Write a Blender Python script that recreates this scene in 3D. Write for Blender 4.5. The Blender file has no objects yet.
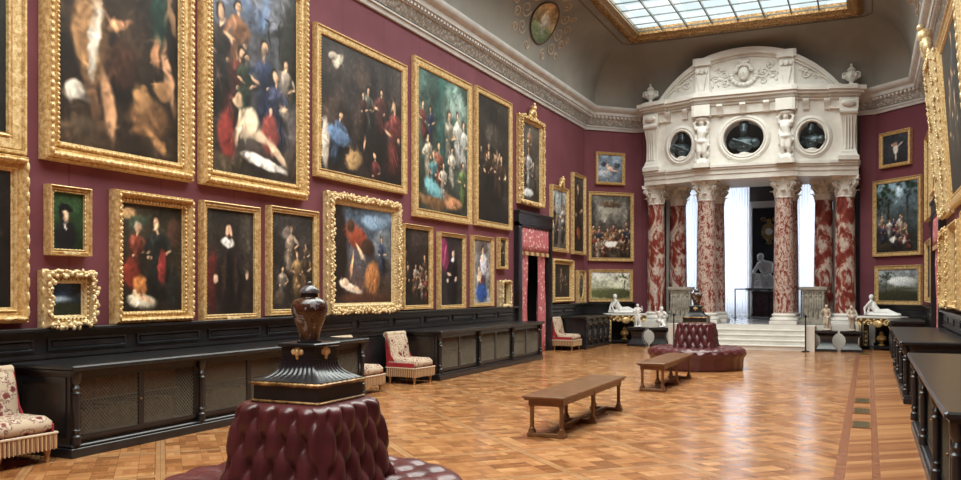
import bpy, bmesh, math, random
import numpy as np
from mathutils import Vector, Matrix
SC = bpy.context.scene
COL = SC.collection
PI = math.pi
sin, cos = math.sin, math.cos
random.seed(7)
# ------------------------------------------------------------------ camera
F = 853.0; TH = math.radians(24.43); HOR = 290.0; EYE = 1.6
cd = bpy.data.cameras.new('camera'); cam = bpy.data.objects.new('camera', cd); COL.objects.link(cam)
cd.sensor_width = 36; cd.lens = 36 * F / 961; cd.shift_y = (HOR - 240) / 961
cd.clip_start = .05; cd.clip_end = 200
cam.location = (0, 0, EYE); cam.rotation_euler = (PI/2, 0, TH)
SC.camera = cam
# ------------------------------------------------------------------ world and daylight
W = bpy.data.worlds.new('sky'); SC.world = W; W.use_nodes = True
bg = W.node_tree.nodes['Background']; bg.inputs[0].default_value = (.86, .95, 1, 1); bg.inputs[1].default_value = 1.25
SC.view_settings.view_transform = 'Standard'; SC.view_settings.look = 'None'
SC.view_settings.exposure = 0.13; SC.view_settings.gamma = 1; SC.view_settings.use_curve_mapping = False
def area(name, loc, rot, sx, sy, power, col, spread=180):
    l = bpy.data.lights.new(name, 'AREA'); l.shape = 'RECTANGLE'; l.size = sx; l.size_y = sy
    l.energy = power; l.color = col; l.spread = math.radians(spread)
    o = bpy.data.objects.new(name, l); o.location = loc; o.rotation_euler = rot; COL.objects.link(o); return o
SKX0, SKX1, SKY0, SKY1 = -5.83, -.47, -3.2, 23.5
area('skylight_daylight', (-3.15, 10.15, 9.35), (0, 0, 0), 5.2, 26.4, 3300, (1, .965, .91), 150)
for x, wd in ((-6.4, .7), (-4.8, 1.2), (-1.7, 1.2)):
    area('window_daylight', (x, 34.9, 3.3), (PI/2, 0, PI), wd, 5, 125, (.86, .93, 1), 180)
# ------------------------------------------------------------------ materials
def lin(c):
    c = [x/255 for x in c[:3]]
    return tuple(x/12.92 if x <= .04045 else ((x+.055)/1.055)**2.4 for x in c) + (1,)
class NT:
    def __init__(s, name):
        s.m = bpy.data.materials.new(name); s.m.use_nodes = True; s.t = s.m.node_tree
        s.b = s.t.nodes['Principled BSDF']; s.out = s.t.nodes['Material Output']
    def n(s, typ, **kw):
        nd = s.t.nodes.new(typ)
        for k, v in kw.items():
            if k.startswith('i_'): nd.inputs[k[2:].replace('_', ' ')].default_value = v
            else: setattr(nd, k, v)
        return nd
    def l(s, a, b): s.t.links.new(a, b)
    def coord(s, scale=(1,1,1), rot=(0,0,0), kind='Object'):
        tc = s.n('ShaderNodeTexCoord'); mp = s.n('ShaderNodeMapping')
        mp.inputs['Scale'].default_value = scale; mp.inputs['Rotation'].default_value = rot
        s.l(tc.outputs[kind], mp.inputs[0]); return mp.outputs[0]
    def noise(s, scale, co=None, detail=4, rough=.55, dist=0):
        nd = s.n('ShaderNodeTexNoise'); nd.inputs['Scale'].default_value = scale; nd.inputs['Detail'].default_value = detail
        nd.inputs['Roughness'].default_value = rough; nd.inputs['Distortion'].default_value = dist
        s.l(co if co is not None else s.coord(), nd.inputs['Vector']); return nd.outputs['Fac']
    def ramp(s, fac, stops, interp='LINEAR'):
        r = s.n('ShaderNodeValToRGB'); e = r.color_ramp.elements; r.color_ramp.interpolation = interp
        while len(e) < len(stops): e.new(.5)
        for k, (p, c) in enumerate(stops): e[k].position = p; e[k].color = lin(c)
        s.l(fac, r.inputs[0]); return r.outputs[0]
    def math(s, op, a, b=None, c=None):
        nd = s.n('ShaderNodeMath', operation=op)
        for k, v in enumerate((a, b, c)):
            if v is None: continue
            if isinstance(v, (int, float)): nd.inputs[k].default_value = v
            else: s.l(v, nd.inputs[k])
        return nd.outputs[0]
    def mix(s, f, a, b, mode='MIX'):
        nd = s.n('ShaderNodeMix', data_type='RGBA', blend_type=mode)
        for k, v in ((0, f), (6, a), (7, b)):
            if isinstance(v, (int, float)): nd.inputs[k].default_value = v
            elif isinstance(v, tuple): nd.inputs[k].default_value = lin(v)
            else: s.l(v, nd.inputs[k])
        return nd.outputs[2]
    def bump(s, h, strength, dist=.01):
        b = s.n('ShaderNodeBump'); b.inputs['Strength'].default_value = strength; b.inputs['Distance'].default_value = dist
        s.l(h, b.inputs['Height']); s.l(b.outputs[0], s.b.inputs['Normal'])
    def set(s, col=None, rough=.5, metal=0, spec=None, coat=0):
        if col is not None:
            if isinstance(col, tuple): s.b.inputs['Base Color'].default_value = lin(col)
            else: s.l(col, s.b.inputs['Base Color'])
        s.b.inputs['Roughness'].default_value = rough; s.b.inputs['Metallic'].default_value = metal
        if spec is not None: s.b.inputs['Specular IOR Level'].default_value = spec
        s.b.inputs['Coat Weight'].default_value = coat; s.b.inputs['Coat Roughness'].default_value = .15
        return s.m
M = {}
def noisy(name, c1, c2, scale, rough=.5, metal=0, bump=0, bd=.01, spec=None, coat=0, detail=5, dist=0, bscale=None):
    t = NT(name); f = t.noise(scale, detail=detail, dist=dist)
    if bump: t.bump(t.noise(bscale or scale*3), bump, bd)
    M[name] = t.set(t.ramp(f, [(.3, c1), (.7, c2)]), rough, metal, spec, coat); return t
def gilt(name, a, b, c, sc=22):
    t = NT(name); f = t.noise(sc, detail=7, rough=.7); t.bump(t.noise(sc*2.5, detail=3), .5, .008)
    M[name] = t.set(t.ramp(f, [(.36, a), (.5, b), (.64, c)]), .36, .3); return t
gilt('gold', (184,146,92), (222,188,130), (246,224,176))
gilt('pale_gold', (188,156,106), (228,202,152), (248,234,196), 30)
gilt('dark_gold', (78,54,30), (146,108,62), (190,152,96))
noisy('ebony', (22,22,25), (40,39,42), 6, .28, 0, .15, .003, bscale=30, spec=.6)
noisy('ebony_brown', (38,30,27), (62,50,42), 4, .38, 0, .1, .003, bscale=30)
noisy('plaster', (212,207,199), (230,226,219), 3, .55, 0, .1, .003, bscale=40)
noisy('stone', (196,184,168), (226,216,202), 5, .5, 0, .15, .003, bscale=40)
noisy('grey_stone', (120,112,102), (176,168,154), 9, .6, 0, .4, .01, bscale=30)
noisy('statue_marble', (226,224,222), (246,245,243), 4, .35)
noisy('beige_marble', (176,158,140), (214,198,182), 6, .5)
noisy('bronze', (40,50,55), (78,90,95), 8, .35, .35, .2, .004)
noisy('leather', (66,26,30), (96,44,46), 5, .34, 0, .2, .002, bscale=90, spec=.5, coat=.1)
noisy('bench_wood', (92,58,34), (130,88,52), 7, .35, 0, .1, .002, bscale=30, coat=.2)
noisy('cove_brown', (84,72,60), (112,96,78), 6, .8)
noisy('cloth_red', (150,34,44), (176,52,58), 8, .85)
noisy('cream_trim', (206,184,158), (232,214,190), 12, .8)
noisy('iron', (24,24,26), (38,38,40), 10, .45, .5)
noisy('brass_vent', (112,96,58), (150,132,88), 20, .4, .6)
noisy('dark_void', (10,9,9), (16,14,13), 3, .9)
noisy('brown_wall', (44,34,29), (64,50,42), 2, .7)
noisy('niche_wall', (26,27,34), (38,38,46), 2, .7)
noisy('purple_marble', (58,34,46), (96,66,78), 6, .3)
noisy('platform_stone', (150,148,150), (186,184,186), 2, .18)
noisy('white_paint', (214,206,196), (226,220,212), 3, .6)
noisy('floor_strip', (126,78,54), (152,98,68), 9, .25)
noisy('scroll_paint', (172,152,132), (196,178,158), 14, .8)
# burgundy wall cloth with faint seams
t = NT('wall_cloth'); co = t.coord()
sp = t.n('ShaderNodeSeparateXYZ'); t.l(co, sp.inputs[0])
seam = t.math('LESS_THAN', t.math('FRACT', t.math('MULTIPLY', t.math('ADD', sp.outputs[1], sp.outputs[0]), 1/1.3)), .018)
base = t.ramp(t.noise(1.3, detail=6), [(.3, (106,56,66)), (.7, (120,67,77))])
t.bump(t.noise(160, co), .12, .003)
M['wall_cloth'] = t.set(t.mix(seam, base, (102,50,61)), .72, 0, .35)
# parquet: 1.1 m panels set diagonally with thin pale borders, inside them basket blocks
def parquet(name, ang, border=True):
    t = NT(name); co = t.coord(rot=(0, 0, ang)); s = t.n('ShaderNodeSeparateXYZ'); t.l(co, s.inputs[0])
    X, Y = s.outputs[0], s.outputs[1]
    S = 1.12
    px = t.math('DIVIDE', X, S); py = t.math('DIVIDE', Y, S)
    bl = S/6
    bx = t.math('FLOOR', t.math('DIVIDE', X, bl)); by = t.math('FLOOR', t.math('DIVIDE', Y, bl*1.0))
    par = t.math('MODULO', t.math('ABSOLUTE', t.math('ADD', bx, by)), 2.0)
    cmb = t.n('ShaderNodeCombineXYZ'); t.l(bx, cmb.inputs[0]); t.l(by, cmb.inputs[1])
    wn = t.n('ShaderNodeTexWhiteNoise', noise_dimensions='2D'); t.l(cmb.outputs[0], wn.inputs[0])
    # planks in each block
    pw = bl/3
    ax = t.math('FLOOR', t.math('DIVIDE', X, pw)); ay = t.math('FLOOR', t.math('DIVIDE', Y, pw))
    pk = t.math('ADD', t.math('MULTIPLY', ax, par), t.math('MULTIPLY', ay, t.math('SUBTRACT', 1.0, par)))
    c2 = t.n('ShaderNodeCombineXYZ'); t.l(pk, c2.inputs[0]); t.l(wn.outputs[0], c2.inputs[1])
    wn2 = t.n('ShaderNodeTexWhiteNoise', noise_dimensions='2D'); t.l(c2.outputs[0], wn2.inputs[0])
    v = t.math('ADD', t.math('MULTIPLY', wn.outputs[0], .6), t.math('MULTIPLY', wn2.outputs[0], .4))
    g1 = t.noise(6, t.coord((1, 14, 1), (0, 0, ang)), 3); g2 = t.noise(6, t.coord((14, 1, 1), (0, 0, ang)), 3)
    gr = t.math('ADD', t.math('MULTIPLY', g1, par), t.math('MULTIPLY', g2, t.math('SUBTRACT', 1.0, par)))
    v = t.math('ADD', t.math('MULTIPLY', v, .72), t.math('MULTIPLY', gr, .36))
    v = t.math('ADD', v, t.math('MULTIPLY', t.math('SUBTRACT', t.noise(.55, co, 3), .5), .3))
    colr = t.ramp(v, [(.1, (118,70,40)), (.4, (156,102,60)), (.65, (182,126,80)), (.95, (210,160,110))])
    fx = t.math('ABSOLUTE', t.math('SUBTRACT', t.math('FRACT', px), .5)); fy = t.math('ABSOLUTE', t.math('SUBTRACT', t.math('FRACT', py), .5))
    mx = t.math('MAXIMUM', fx, fy)
    edge = t.math('GREATER_THAN', mx, .462)
    line = t.math('MULTIPLY', t.math('GREATER_THAN', mx, .456), t.math('LESS_THAN', mx, .463))
    colr = t.mix(edge, colr, t.ramp(t.noise(3, co), [(.3, (160,112,74)), (.7, (196,150,104))]))
    colr = t.mix(line, colr, (120,78,50))
    gx = t.math('ABSOLUTE', t.math('SUBTRACT', t.math('FRACT', t.math('DIVIDE', X, bl)), .5)); gy = t.math('ABSOLUTE', t.math('SUBTRACT', t.math('FRACT', t.math('DIVIDE', Y, bl)), .5))
    gap = t.math('GREATER_THAN', t.math('MAXIMUM', gx, gy), .487)
    colr = t.mix(t.math('MULTIPLY', gap, .55), colr, (104,66,42))
    t.bump(t.noise(5, co, 2), .12, .01)
    m = t.set(colr, .27, 0, .6, .12)
    t.l(t.math('ADD', .1, t.math('MULTIPLY', t.noise(2.2, co, 5), .24)), t.b.inputs['Roughness'])
    M[name] = m
parquet('parquet', PI/4)
# side planks: diagonal boards
t = NT('plank_floor'); co = t.coord(rot=(0, 0, math.radians(-38))); s = t.n('ShaderNodeSeparateXYZ'); t.l(co, s.inputs[0])
fl = t.math('FLOOR', t.math('DIVIDE', s.outputs[1], .11)); wn = t.n('ShaderNodeTexWhiteNoise', noise_dimensions='1D'); t.l(fl, wn.inputs['W'])
v = t.math('ADD', t.math('MULTIPLY', wn.outputs[0], .7), t.math('MULTIPLY', t.noise(5, t.coord((1, 12, 1), (0, 0, math.radians(-38)))), .35))
M['plank_floor'] = t.set(t.ramp(v, [(.1, (132,80,48)), (.5, (158,104,64)), (.95, (186,134,88))]), .28, 0, .45)
# veined marbles
def marble(name, lo, scale=2.6, seedrot=0):
    t = NT(name); co = t.coord((1, 1, .55), (0, 0, seedrot))
    f = t.noise(scale, co, 8, .62, 1.6)
    g = t.noise(scale*3.5, co, 5, .6, 1.0)
    v = t.math('ADD', t.math('MULTIPLY', f, .72), t.math('MULTIPLY', g, .3))
    c = t.ramp(v, [(.34+lo, (92,38,34)), (.45+lo, (140,62,52)), (.49+lo, (178,150,138)), (.55+lo, (206,194,184)), (.585+lo, (190,160,148)), (.62+lo, (132,56,48)), (.7+lo, (188,168,158))])
    M[name] = t.set(c, .3, 0, .4)
marble('red_marble', .03, 2.3); marble('red_marble_mixed', .015, 9, 1.1)
# ceiling cove: grey olive paint with faint stencil
t = NT('cove_paint'); co = t.coord()
M['cove_paint'] = t.set(t.ramp(t.noise(.9, co, 6), [(.3, (124,120,113)), (.7, (146,140,130))]), .75)
# carved cornice band
t = NT('cornice_band'); co = t.coord(); vr = t.n('ShaderNodeTexVoronoi'); vr.inputs['Scale'].default_value = 13; t.l(co, vr.inputs['Vector'])
t.bump(vr.outputs['Distance'], .8, .03)
M['cornice_band'] = t.set(t.ramp(vr.outputs['Distance'], [(.1, (204,200,196)), (.55, (150,146,140))]), .6)
# chair tapestry
t = NT('tapestry'); co = t.coord(); vr = t.n('ShaderNodeTexVoronoi'); vr.inputs['Scale'].default_value = 8; t.l(co, vr.inputs['Vector'])
nz = t.noise(17, co, 3, .5, 2.0)
c = t.ramp(t.math('ADD', t.math('MULTIPLY', vr.outputs['Distance'], .8), t.math('MULTIPLY', nz, .5)), [(.3, (104,44,50)), (.44, (140,82,78)), (.49, (200,182,158)), (.58, (216,200,178)), (.61, (116,64,62)), (.7, (196,176,152))])
M['tapestry'] = t.set(c, .9, 0, .2)
t = NT('fringe'); wv = t.n('ShaderNodeTexWave'); wv.inputs['Scale'].default_value = 14; wv.inputs['Distortion'].default_value = 1.5; wv.bands_direction = 'DIAGONAL'; t.l(t.coord((1,1,.05)), wv.inputs['Vector'])
M['fringe'] = t.set(t.ramp(wv.outputs['Fac'], [(.1, (128,88,62)), (.9, (208,172,128))]), .9)
# pink brocade
t = NT('brocade'); co = t.coord(); vr = t.n('ShaderNodeTexVoronoi'); vr.inputs['Scale'].default_value = 10; t.l(co, vr.inputs['Vector'])
M['brocade'] = t.set(t.ramp(t.math('ADD', vr.outputs['Distance'], t.math('MULTIPLY', t.noise(20, co), .3)), [(.3, (226,200,190)), (.42, (206,140,138)), (.6, (186,104,110))]), .7)
# lacquer vase
t = NT('vase_glaze'); co = t.coord(); 
c = t.ramp(t.noise(9, co, 4, .5, 1.5), [(.36, (34,22,18)), (.46, (92,56,34)), (.52, (52,32,24)), (.56, (60,42,34)), (.6, (150,148,152)), (.68, (70,68,80))])
M['vase_glaze'] = t.set(c, .25, 0, .5, .2)
t = NT('sheer'); tr = t.n('ShaderNodeBsdfTranslucent'); tr.inputs[0].default_value = (.93, .95, 1, 1); df = t.n('ShaderNodeBsdfDiffuse'); df.inputs[0].default_value = (.9, .92, .97, 1)
tp = t.n('ShaderNodeBsdfTransparent'); m1 = t.n('ShaderNodeMixShader'); m1.inputs[0].default_value = .35; t.l(tr.outputs[0], m1.inputs[1]); t.l(df.outputs[0], m1.inputs[2])
m2 = t.n('ShaderNodeMixShader'); m2.inputs[0].default_value = .18; t.l(m1.outputs[0], m2.inputs[1]); t.l(tp.outputs[0], m2.inputs[2]); t.l(m2.outputs[0], t.out.inputs[0]); M['sheer'] = t.m
# roof glass: clear to the light, faintly varied pane to pane
t = NT('roof_glass'); co = t.coord(); s = t.n('ShaderNodeSeparateXYZ'); t.l(co, s.inputs[0])
cm = t.n('ShaderNodeCombineXYZ'); t.l(t.math('FLOOR', t.math('DIVIDE', t.math('SUBTRACT', s.outputs[0], SKX0), .67)), cm.inputs[0]); t.l(t.math('FLOOR', t.math('DIVIDE', t.math('SUBTRACT', s.outputs[1], SKY0), .62)), cm.inputs[1])
wn = t.n('ShaderNodeTexWhiteNoise', noise_dimensions='2D'); t.l(cm.outputs[0], wn.inputs[0])
tp = t.n('ShaderNodeBsdfTransparent'); t.l(t.ramp(wn.outputs[0], [(0, (212,222,220)), (1, (246,250,248))]), tp.inputs[0])
gl = t.n('ShaderNodeBsdfGlossy'); gl.inputs['Roughness'].default_value = .2; mx = t.n('ShaderNodeMixShader'); mx.inputs[0].default_value = .06
t.l(tp.outputs[0], mx.inputs[1]); t.l(gl.outputs[0], mx.inputs[2]); t.l(mx.outputs[0], t.out.inputs[0]); M['roof_glass'] = t.m
t = NT('window_glass'); tp = t.n('ShaderNodeBsdfTransparent'); gl = t.n('ShaderNodeBsdfGlossy'); gl.inputs['Roughness'].default_value = .05; mx = t.n('ShaderNodeMixShader'); mx.inputs[0].default_value = .08
t.l(tp.outputs[0], mx.inputs[1]); t.l(gl.outputs[0], mx.inputs[2]); t.l(mx.outputs[0], t.out.inputs[0]); M['window_glass'] = t.m
t = NT('painted'); at = t.n('ShaderNodeAttribute', attribute_name='Col'); t.bump(t.noise(90), .1, .003)
M['painted'] = t.set(at.outputs['Color'], .45, 0, .35)
t = NT('painted_matte'); at = t.n('ShaderNodeAttribute', attribute_name='Col'); M['painted_matte'] = t.set(at.outputs['Color'], .85, 0, .2)
# ------------------------------------------------------------------ mesh helpers
class MB:
    def __init__(s): s.v = []; s.f = []; s.T = Matrix.Identity(4)
    def add(s, vs, fs):
        b = len(s.v); T = s.T
        s.v += [tuple(T @ Vector(p)) for p in vs]; s.f += [tuple(i + b for i in f) for f in fs]; return s
    def box(s, x0, x1, y0, y1, z0, z1, bev=0):
        if bev > 0:
            b = min(bev, (x1-x0)/2.01, (y1-y0)/2.01, (z1-z0)/2.01)
            rings = []
            for z, i in ((z0, b), (z0+b, 0), (z1-b, 0), (z1, b)):
                c = b if i == 0 else b*.6
                X0, X1, Y0, Y1 = x0+i, x1-i, y0+i, y1-i
                rings.append([(X0+c,Y0,z),(X1-c,Y0,z),(X1,Y0+c,z),(X1,Y1-c,z),(X1-c,Y1,z),(X0+c,Y1,z),(X0,Y1-c,z),(X0,Y0+c,z)])
            return s.loft(rings)
        vs = [(x,y,z) for z in (z0,z1) for y in (y0,y1) for x in (x0,x1)]
        return s.add(vs, [(0,2,3,1),(4,5,7,6),(0,1,5,4),(2,6,7,3),(0,4,6,2),(1,3,7,5)])
    def loft(s, rings, cap=True, close=True):
        n = len(rings[0]); vs = [p for r in rings for p in r]; fs = []
        for a in range(len(rings)-1):
            for k in range(n if close else n-1):
                j = (k+1) % n; fs.append((a*n+k, a*n+j, (a+1)*n+j, (a+1)*n+k))
        if cap: fs.append(tuple(range(n-1, -1, -1))); b = (len(rings)-1)*n; fs.append(tuple(range(b, b+n)))
        return s.add(vs, fs)
    def lathe(s, prof, cx=0, cy=0, cz=0, n=24, sx=1, sy=1):
        return s.loft([[(cx+r*cos(2*PI*k/n)*sx, cy+r*sin(2*PI*k/n)*sy, cz+z) for k in range(n)] for r, z in prof])
    def ell(s, c, r, n=8, m=6):
        if not hasattr(r, '__len__'): r = (r, r, r)
        rings = []
        for a in range(1, m):
            ph = -PI/2 + PI*a/m
            rings.append([(c[0]+r[0]*cos(ph)*cos(2*PI*k/n), c[1]+r[1]*cos(ph)*sin(2*PI*k/n), c[2]+r[2]*sin(ph)) for k in range(n)])
        vs = [p for q in rings for p in q]; fs = []
        for a in range(m-2):
            for k in range(n): j = (k+1) % n; fs.append((a*n+k, a*n+j, (a+1)*n+j, (a+1)*n+k))
        b = len(vs); vs += [(c[0], c[1], c[2]-r[2]), (c[0], c[1], c[2]+r[2])]
        for k in range(n): j = (k+1) % n; fs.append((b, j, k)); fs.append((b+1, (m-2)*n+k, (m-2)*n+j))
        return s.add(vs, fs)
    def tube(s, pts, rad, n=6):
        P = [Vector(p) for p in pts]; R = rad if hasattr(rad, '__len__') else [rad]*len(P); rings = []
        up = None
        for i, p in enumerate(P):
            d = (P[min(i+1, len(P)-1)] - P[max(i-1, 0)]); d = d.normalized() if d.length > 1e-9 else Vector((0,0,1))
            if up is None: up = Vector((0,0,1)) if abs(d.z) < .9 else Vector((1,0,0))
            u = d.cross(up); u = u.normalized() if u.length > 1e-6 else Vector((1,0,0)); w = u.cross(d).normalized(); up = w
            rings.append([tuple(p + (u*cos(2*PI*k/n) + w*sin(2*PI*k/n))*R[i]) for k in range(n)])
        return s.loft(rings)
    def cap(s, a, ra, b, rb, n=10):      # tapered limb with round ends
        A, B = Vector(a), Vector(b); d = (B-A); L = d.length; d = d/L if L else Vector((0,0,1))
        pts, rs = [], []
        for k in (-.98, -.8, -.45, 0): pts.append(A + d*ra*k); rs.append(ra*math.sqrt(1-k*k))
        for k in (0, .45, .8, .98): pts.append(B + d*rb*k); rs.append(rb*math.sqrt(1-k*k))
        return s.tube(pts, rs, n)
    def rectsweep(s, w, h, prof):         # moulding round a rectangle, x centred, z 0..h, profile (inset, outwards)
        rings = []
        for ins, dd in prof:
            x0, x1, z0, z1 = -w/2+ins, w/2-ins, ins, h-ins
            rings.append([(x0,-dd,z0),(x1,-dd,z0),(x1,-dd,z1),(x0,-dd,z1)])
        n = 4; vs = [p for r in rings for p in r]; fs = []; K = len(rings)
        for a in range(K):
            b = (a+1) % K
            for k in range(4): j = (k+1) % 4; fs.append((a*n+k, a*n+j, b*n+j, b*n+k))
        return s.add(vs, fs)
    def build(s, name, mat, parent=None, smooth=35, loc=None, mods=None, rotz=0):
        me = bpy.data.meshes.new(name); me.from_pydata(s.v, [], s.f); me.update()
        me.materials.append(M[mat] if isinstance(mat, str) else mat)
        if smooth:
            me.shade_smooth()
            if smooth < 180: me.set_sharp_from_angle(angle=math.radians(smooth))
        o = bpy.data.objects.new(name, me); COL.objects.link(o)
        if parent is not None: o.parent = parent
        if loc is not None: o.location = loc
        if rotz: o.rotation_euler[2] = rotz
        return o
def tag(o, label=None, cat=None, group=None, kind=None):
    if label: o['label'] = label
    if cat: o['category'] = cat
    if group: o['group'] = group
    if kind: o['kind'] = kind
    return o
def empty(name, loc, rz=0, label=None, cat=None, group=None):
    o = bpy.data.objects.new(name, None); COL.objects.link(o); o.location = loc; o.rotation_euler = (0,0,rz); o.empty_display_size = .1
    return tag(o, label, cat, group)
def struct(name, mb, mat, smooth=35, parent=None):
    o = mb.build(name, mat, parent, smooth)
    if parent is None: o['kind'] = 'structure'
    return o
def copy_tree(o, parent=None):
    c = o.copy(); COL.objects.link(c)
    if parent is not None: c.parent = parent
    for ch in [x for x in bpy.data.objects if x.parent == o]: 
        d = copy_tree(ch, c)
    return c
def remesh(o, vox, sm=2):
    m = o.modifiers.new('surface', 'REMESH'); m.mode = 'VOXEL'; m.voxel_size = vox; m.use_smooth_shade = True
    if sm: k = o.modifiers.new('smooth', 'SMOOTH'); k.iterations = sm; k.factor = .5
    return o
# ------------------------------------------------------------------ room measures
WL, WR, CX = -7.75, 1.4, -3.17
YB, YC, YE = -4.5, 24.6, 25.8            # back, start of canted corner, end wall
XL2, XR2 = -6.55, .2
def ang(u): return math.atan((u-480.5)/F) - TH
def dep(u, X): # depth and Y of a photo column on a wall plane x = X
    a = math.tan(ang(u)); Y = X/a; return Y
def zat(u, v, Y):
    t = (u-480.5)/F; d = Y/(cos(TH)+t*sin(TH)); return EYE + (HOR-v)/F*d
# floor
fl = MB().box(WL-.1, -.27, YB, YE+.05, -.1, 0); struct('floor', fl, 'parquet', 0)
struct('floor_border', MB().box(-.18, .03, YB, YE+.05, -.1, 0).box(.1, WR+.1, YB, YE+.05, -.1, 0), 'plank_floor', 0)
struct('floor_inlay_band', MB().box(-.27, -.18, YB, YE+.05, -.1, 0).box(.03, .1, YB, YE+.05, -.1, 0), 'floor_strip', 0)
# walls; both long walls have a curtained doorway
DY0, DY1, DZ = 19.2, 21.2, 3.25
for nm, xa, xb, xv in (('left', WL-.2, WL, WL-1.2), ('right', WR, WR+.2, WR+1.2)):
    b = MB().box(xa, xb, YB, DY0, 0, 7.1).box(xa, xb, DY1, YC+.1, 0, 7.1).box(xa, xb, DY0, DY1, DZ, 7.1)
    struct('wall_'+nm, b, 'wall_cloth', 0)
    x0, x1 = min(xv, xa if nm == 'left' else xb), max(xv, xa if nm == 'left' else xb)
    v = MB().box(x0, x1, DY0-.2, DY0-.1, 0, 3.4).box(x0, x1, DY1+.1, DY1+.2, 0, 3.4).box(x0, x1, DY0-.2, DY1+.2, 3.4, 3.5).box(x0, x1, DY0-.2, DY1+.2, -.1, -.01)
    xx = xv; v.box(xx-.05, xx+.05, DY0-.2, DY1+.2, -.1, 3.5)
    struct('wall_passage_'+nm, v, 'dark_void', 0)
struct('wall_back', MB().box(WL-.2, WR+.2, YB-.2, YB, 0, 9.2), 'wall_cloth', 0)
def prism(pts, z0, z1): return MB().loft([[(x, y, z0) for x, y in pts], [(x, y, z1) for x, y in pts]])
struct('wall_corner_left', prism([(WL, YC), (XL2, YE), (XL2, YE+.2), (WL-.2, YC+.1), (WL-.2, YC)], 0, 7.1), 'wall_cloth', 0)
struct('wall_corner_right', prism([(WR, YC), (WR+.2, YC), (WR+.2, YC+.1), (XR2, YE+.2), (XR2, YE)], 0, 7.1), 'wall_cloth', 0)
struct('wall_end', MB().box(XL2, -6.1, YE, YE+.2, 0, 7.1).box(-.2, XR2, YE, YE+.2, 0, 7.1).box(XL2, -6.1, YE, YE+.2, 7.1, 7.3), 'wall_cloth', 0)
struct('wall_upper_end', MB().box(-6.3, 0, YE+.9, YE+1.1, 5.02, 8.6), 'brown_wall', 0)
# cornice following the walls, mitred: profile (distance into room, z)
path = [(WL, YB), (WL, YC), (XL2, YE), (-6.05, YE)], [(-.25, YE), (XR2, YE), (WR, YC), (WR, YB)]
def offs(pts, d, sgn=1):
    out = []
    for i, p in enumerate(pts):
        ns = []
        for a, b in ((i-1, i), (i, i+1)):
            if a < 0 or b >= len(pts): continue
            dx, dy = pts[b][0]-pts[a][0], pts[b][1]-pts[a][1]; L = math.hypot(dx, dy); ns.append((dy/L, -dx/L))
        n = (sum(q[0] for q in ns)/len(ns), sum(q[1] for q in ns)/len(ns)); k = n[0]**2+n[1]**2
        out.append((p[0]+n[0]*d/k, p[1]+n[1]*d/k))
    return out
def sweep(pts, prof, z0=0):
    m = MB(); rings = []
    for i in range(len(pts)): rings.append([])
    for d, z in prof:
        o = offs(pts, d)
        for i, q in enumerate(o): rings[i].append((q[0], q[1], z0+z))
    return m.loft(rings)
noisy('cornice_paint', (184,182,180), (206,204,202), 3, .6)
for nm, p in (('left', path[0]), ('right', path[1])):
    struct('cornice_'+nm, sweep(p, [(0,6.42),(.05,6.42),(.07,6.5),(.1,6.5),(.1,6.53),(.06,6.55),(.06,6.56),(0,6.56)]), 'cornice_paint')
    struct('cornice_frieze_'+nm, sweep(p, [(0,6.56),(.09,6.56),(.2,6.72),(.2,6.74),(0,6.74)]), 'cornice_band')
    struct('cornice_crown_'+nm, sweep(p, [(0,6.74),(.22,6.74),(.23,6.78),(.32,6.82),(.34,6.9),(.42,6.95),(.46,7.02),(.46,7.06),(.3,7.1),(0,7.1)]), 'cornice_paint')
    dn = MB()
    for a in range(len(p)-1):
        (xa, ya), (xb, yb) = p[a], p[a+1]; L = math.hypot(xb-xa, yb-ya); n = int(L/.13); dx, dy = (xb-xa)/L, (yb-ya)/L
        for k in range(n):
            s = (k+.5)*L/n; dn.T = Matrix.Translation((xa+dx*s, ya+dy*s, 0)) @ Matrix.Rotation(math.atan2(dy, dx), 4, 'Z'); dn.box(-.035, .035, -.29, -.2, 6.755, 6.81)
    struct('trim_1' if nm == 'left' else 'trim_2', dn, 'cornice_paint', 0)
# coved ceiling
IN = .36; Z0, Z1 = 7.06, 8.72
outer = [(WL+IN, YB), (WL+IN, YC-.15), (XL2+.1, YE-IN-.0), (XR2-.1, YE-IN-.0), (WR-IN, YC-.15), (WR-IN, YB)]
FX0, FX1, FY1 = SKX0-.3, SKX1+.3, SKY1+.3
inner = [(FX0, YB), (FX0, FY1), (FX0, FY1), (FX1, FY1), (FX1, FY1), (FX1, YB)]
def cove_pt(i, s, a):                      # segment i, position s along, angle a 0..pi/2
    o0, o1, n0, n1 = outer[i], outer[i+1], inner[i], inner[i+1]
    ox, oy = o0[0]+(o1[0]-o0[0])*s, o0[1]+(o1[1]-o0[1])*s; nx, ny = n0[0]+(n1[0]-n0[0])*s, n0[1]+(n1[1]-n0[1])*s
    k = 1-cos(a); return (ox+(nx-ox)*k, oy+(ny-oy)*k, Z0+(Z1-Z0)*sin(a))
c = MB()
for i in range(5):
    K = 14; c.loft([[cove_pt(i, s, PI/2*k/K) for s in (0, 1)] for k in range(K+1)], cap=False, close=False)
struct('ceiling', c, 'cove_paint', 25)
struct('ceiling_back', MB().box(WL, WR, YB-.1, SKY0-.3, 8.72, 8.8), 'cove_paint', 0)
e = MB()
for i in range(5):
    e.loft([[tuple(np.array(cove_pt(i, s, a)) - np.array((0, 0, .012))) for s in (0, 1)] for a in (.02, .09)], cap=False, close=False)
struct('ceiling_stencil_band', e, 'cove_brown', 0)
e = MB()
for i in range(5):
    e.loft([[tuple(np.array(cove_pt(i, s, a)) - np.array((0, 0, .012))) for s in (0, 1)] for a in (1.33, 1.36)], cap=False, close=False)
struct('trim_3', e, 'cove_brown', 0)
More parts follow.
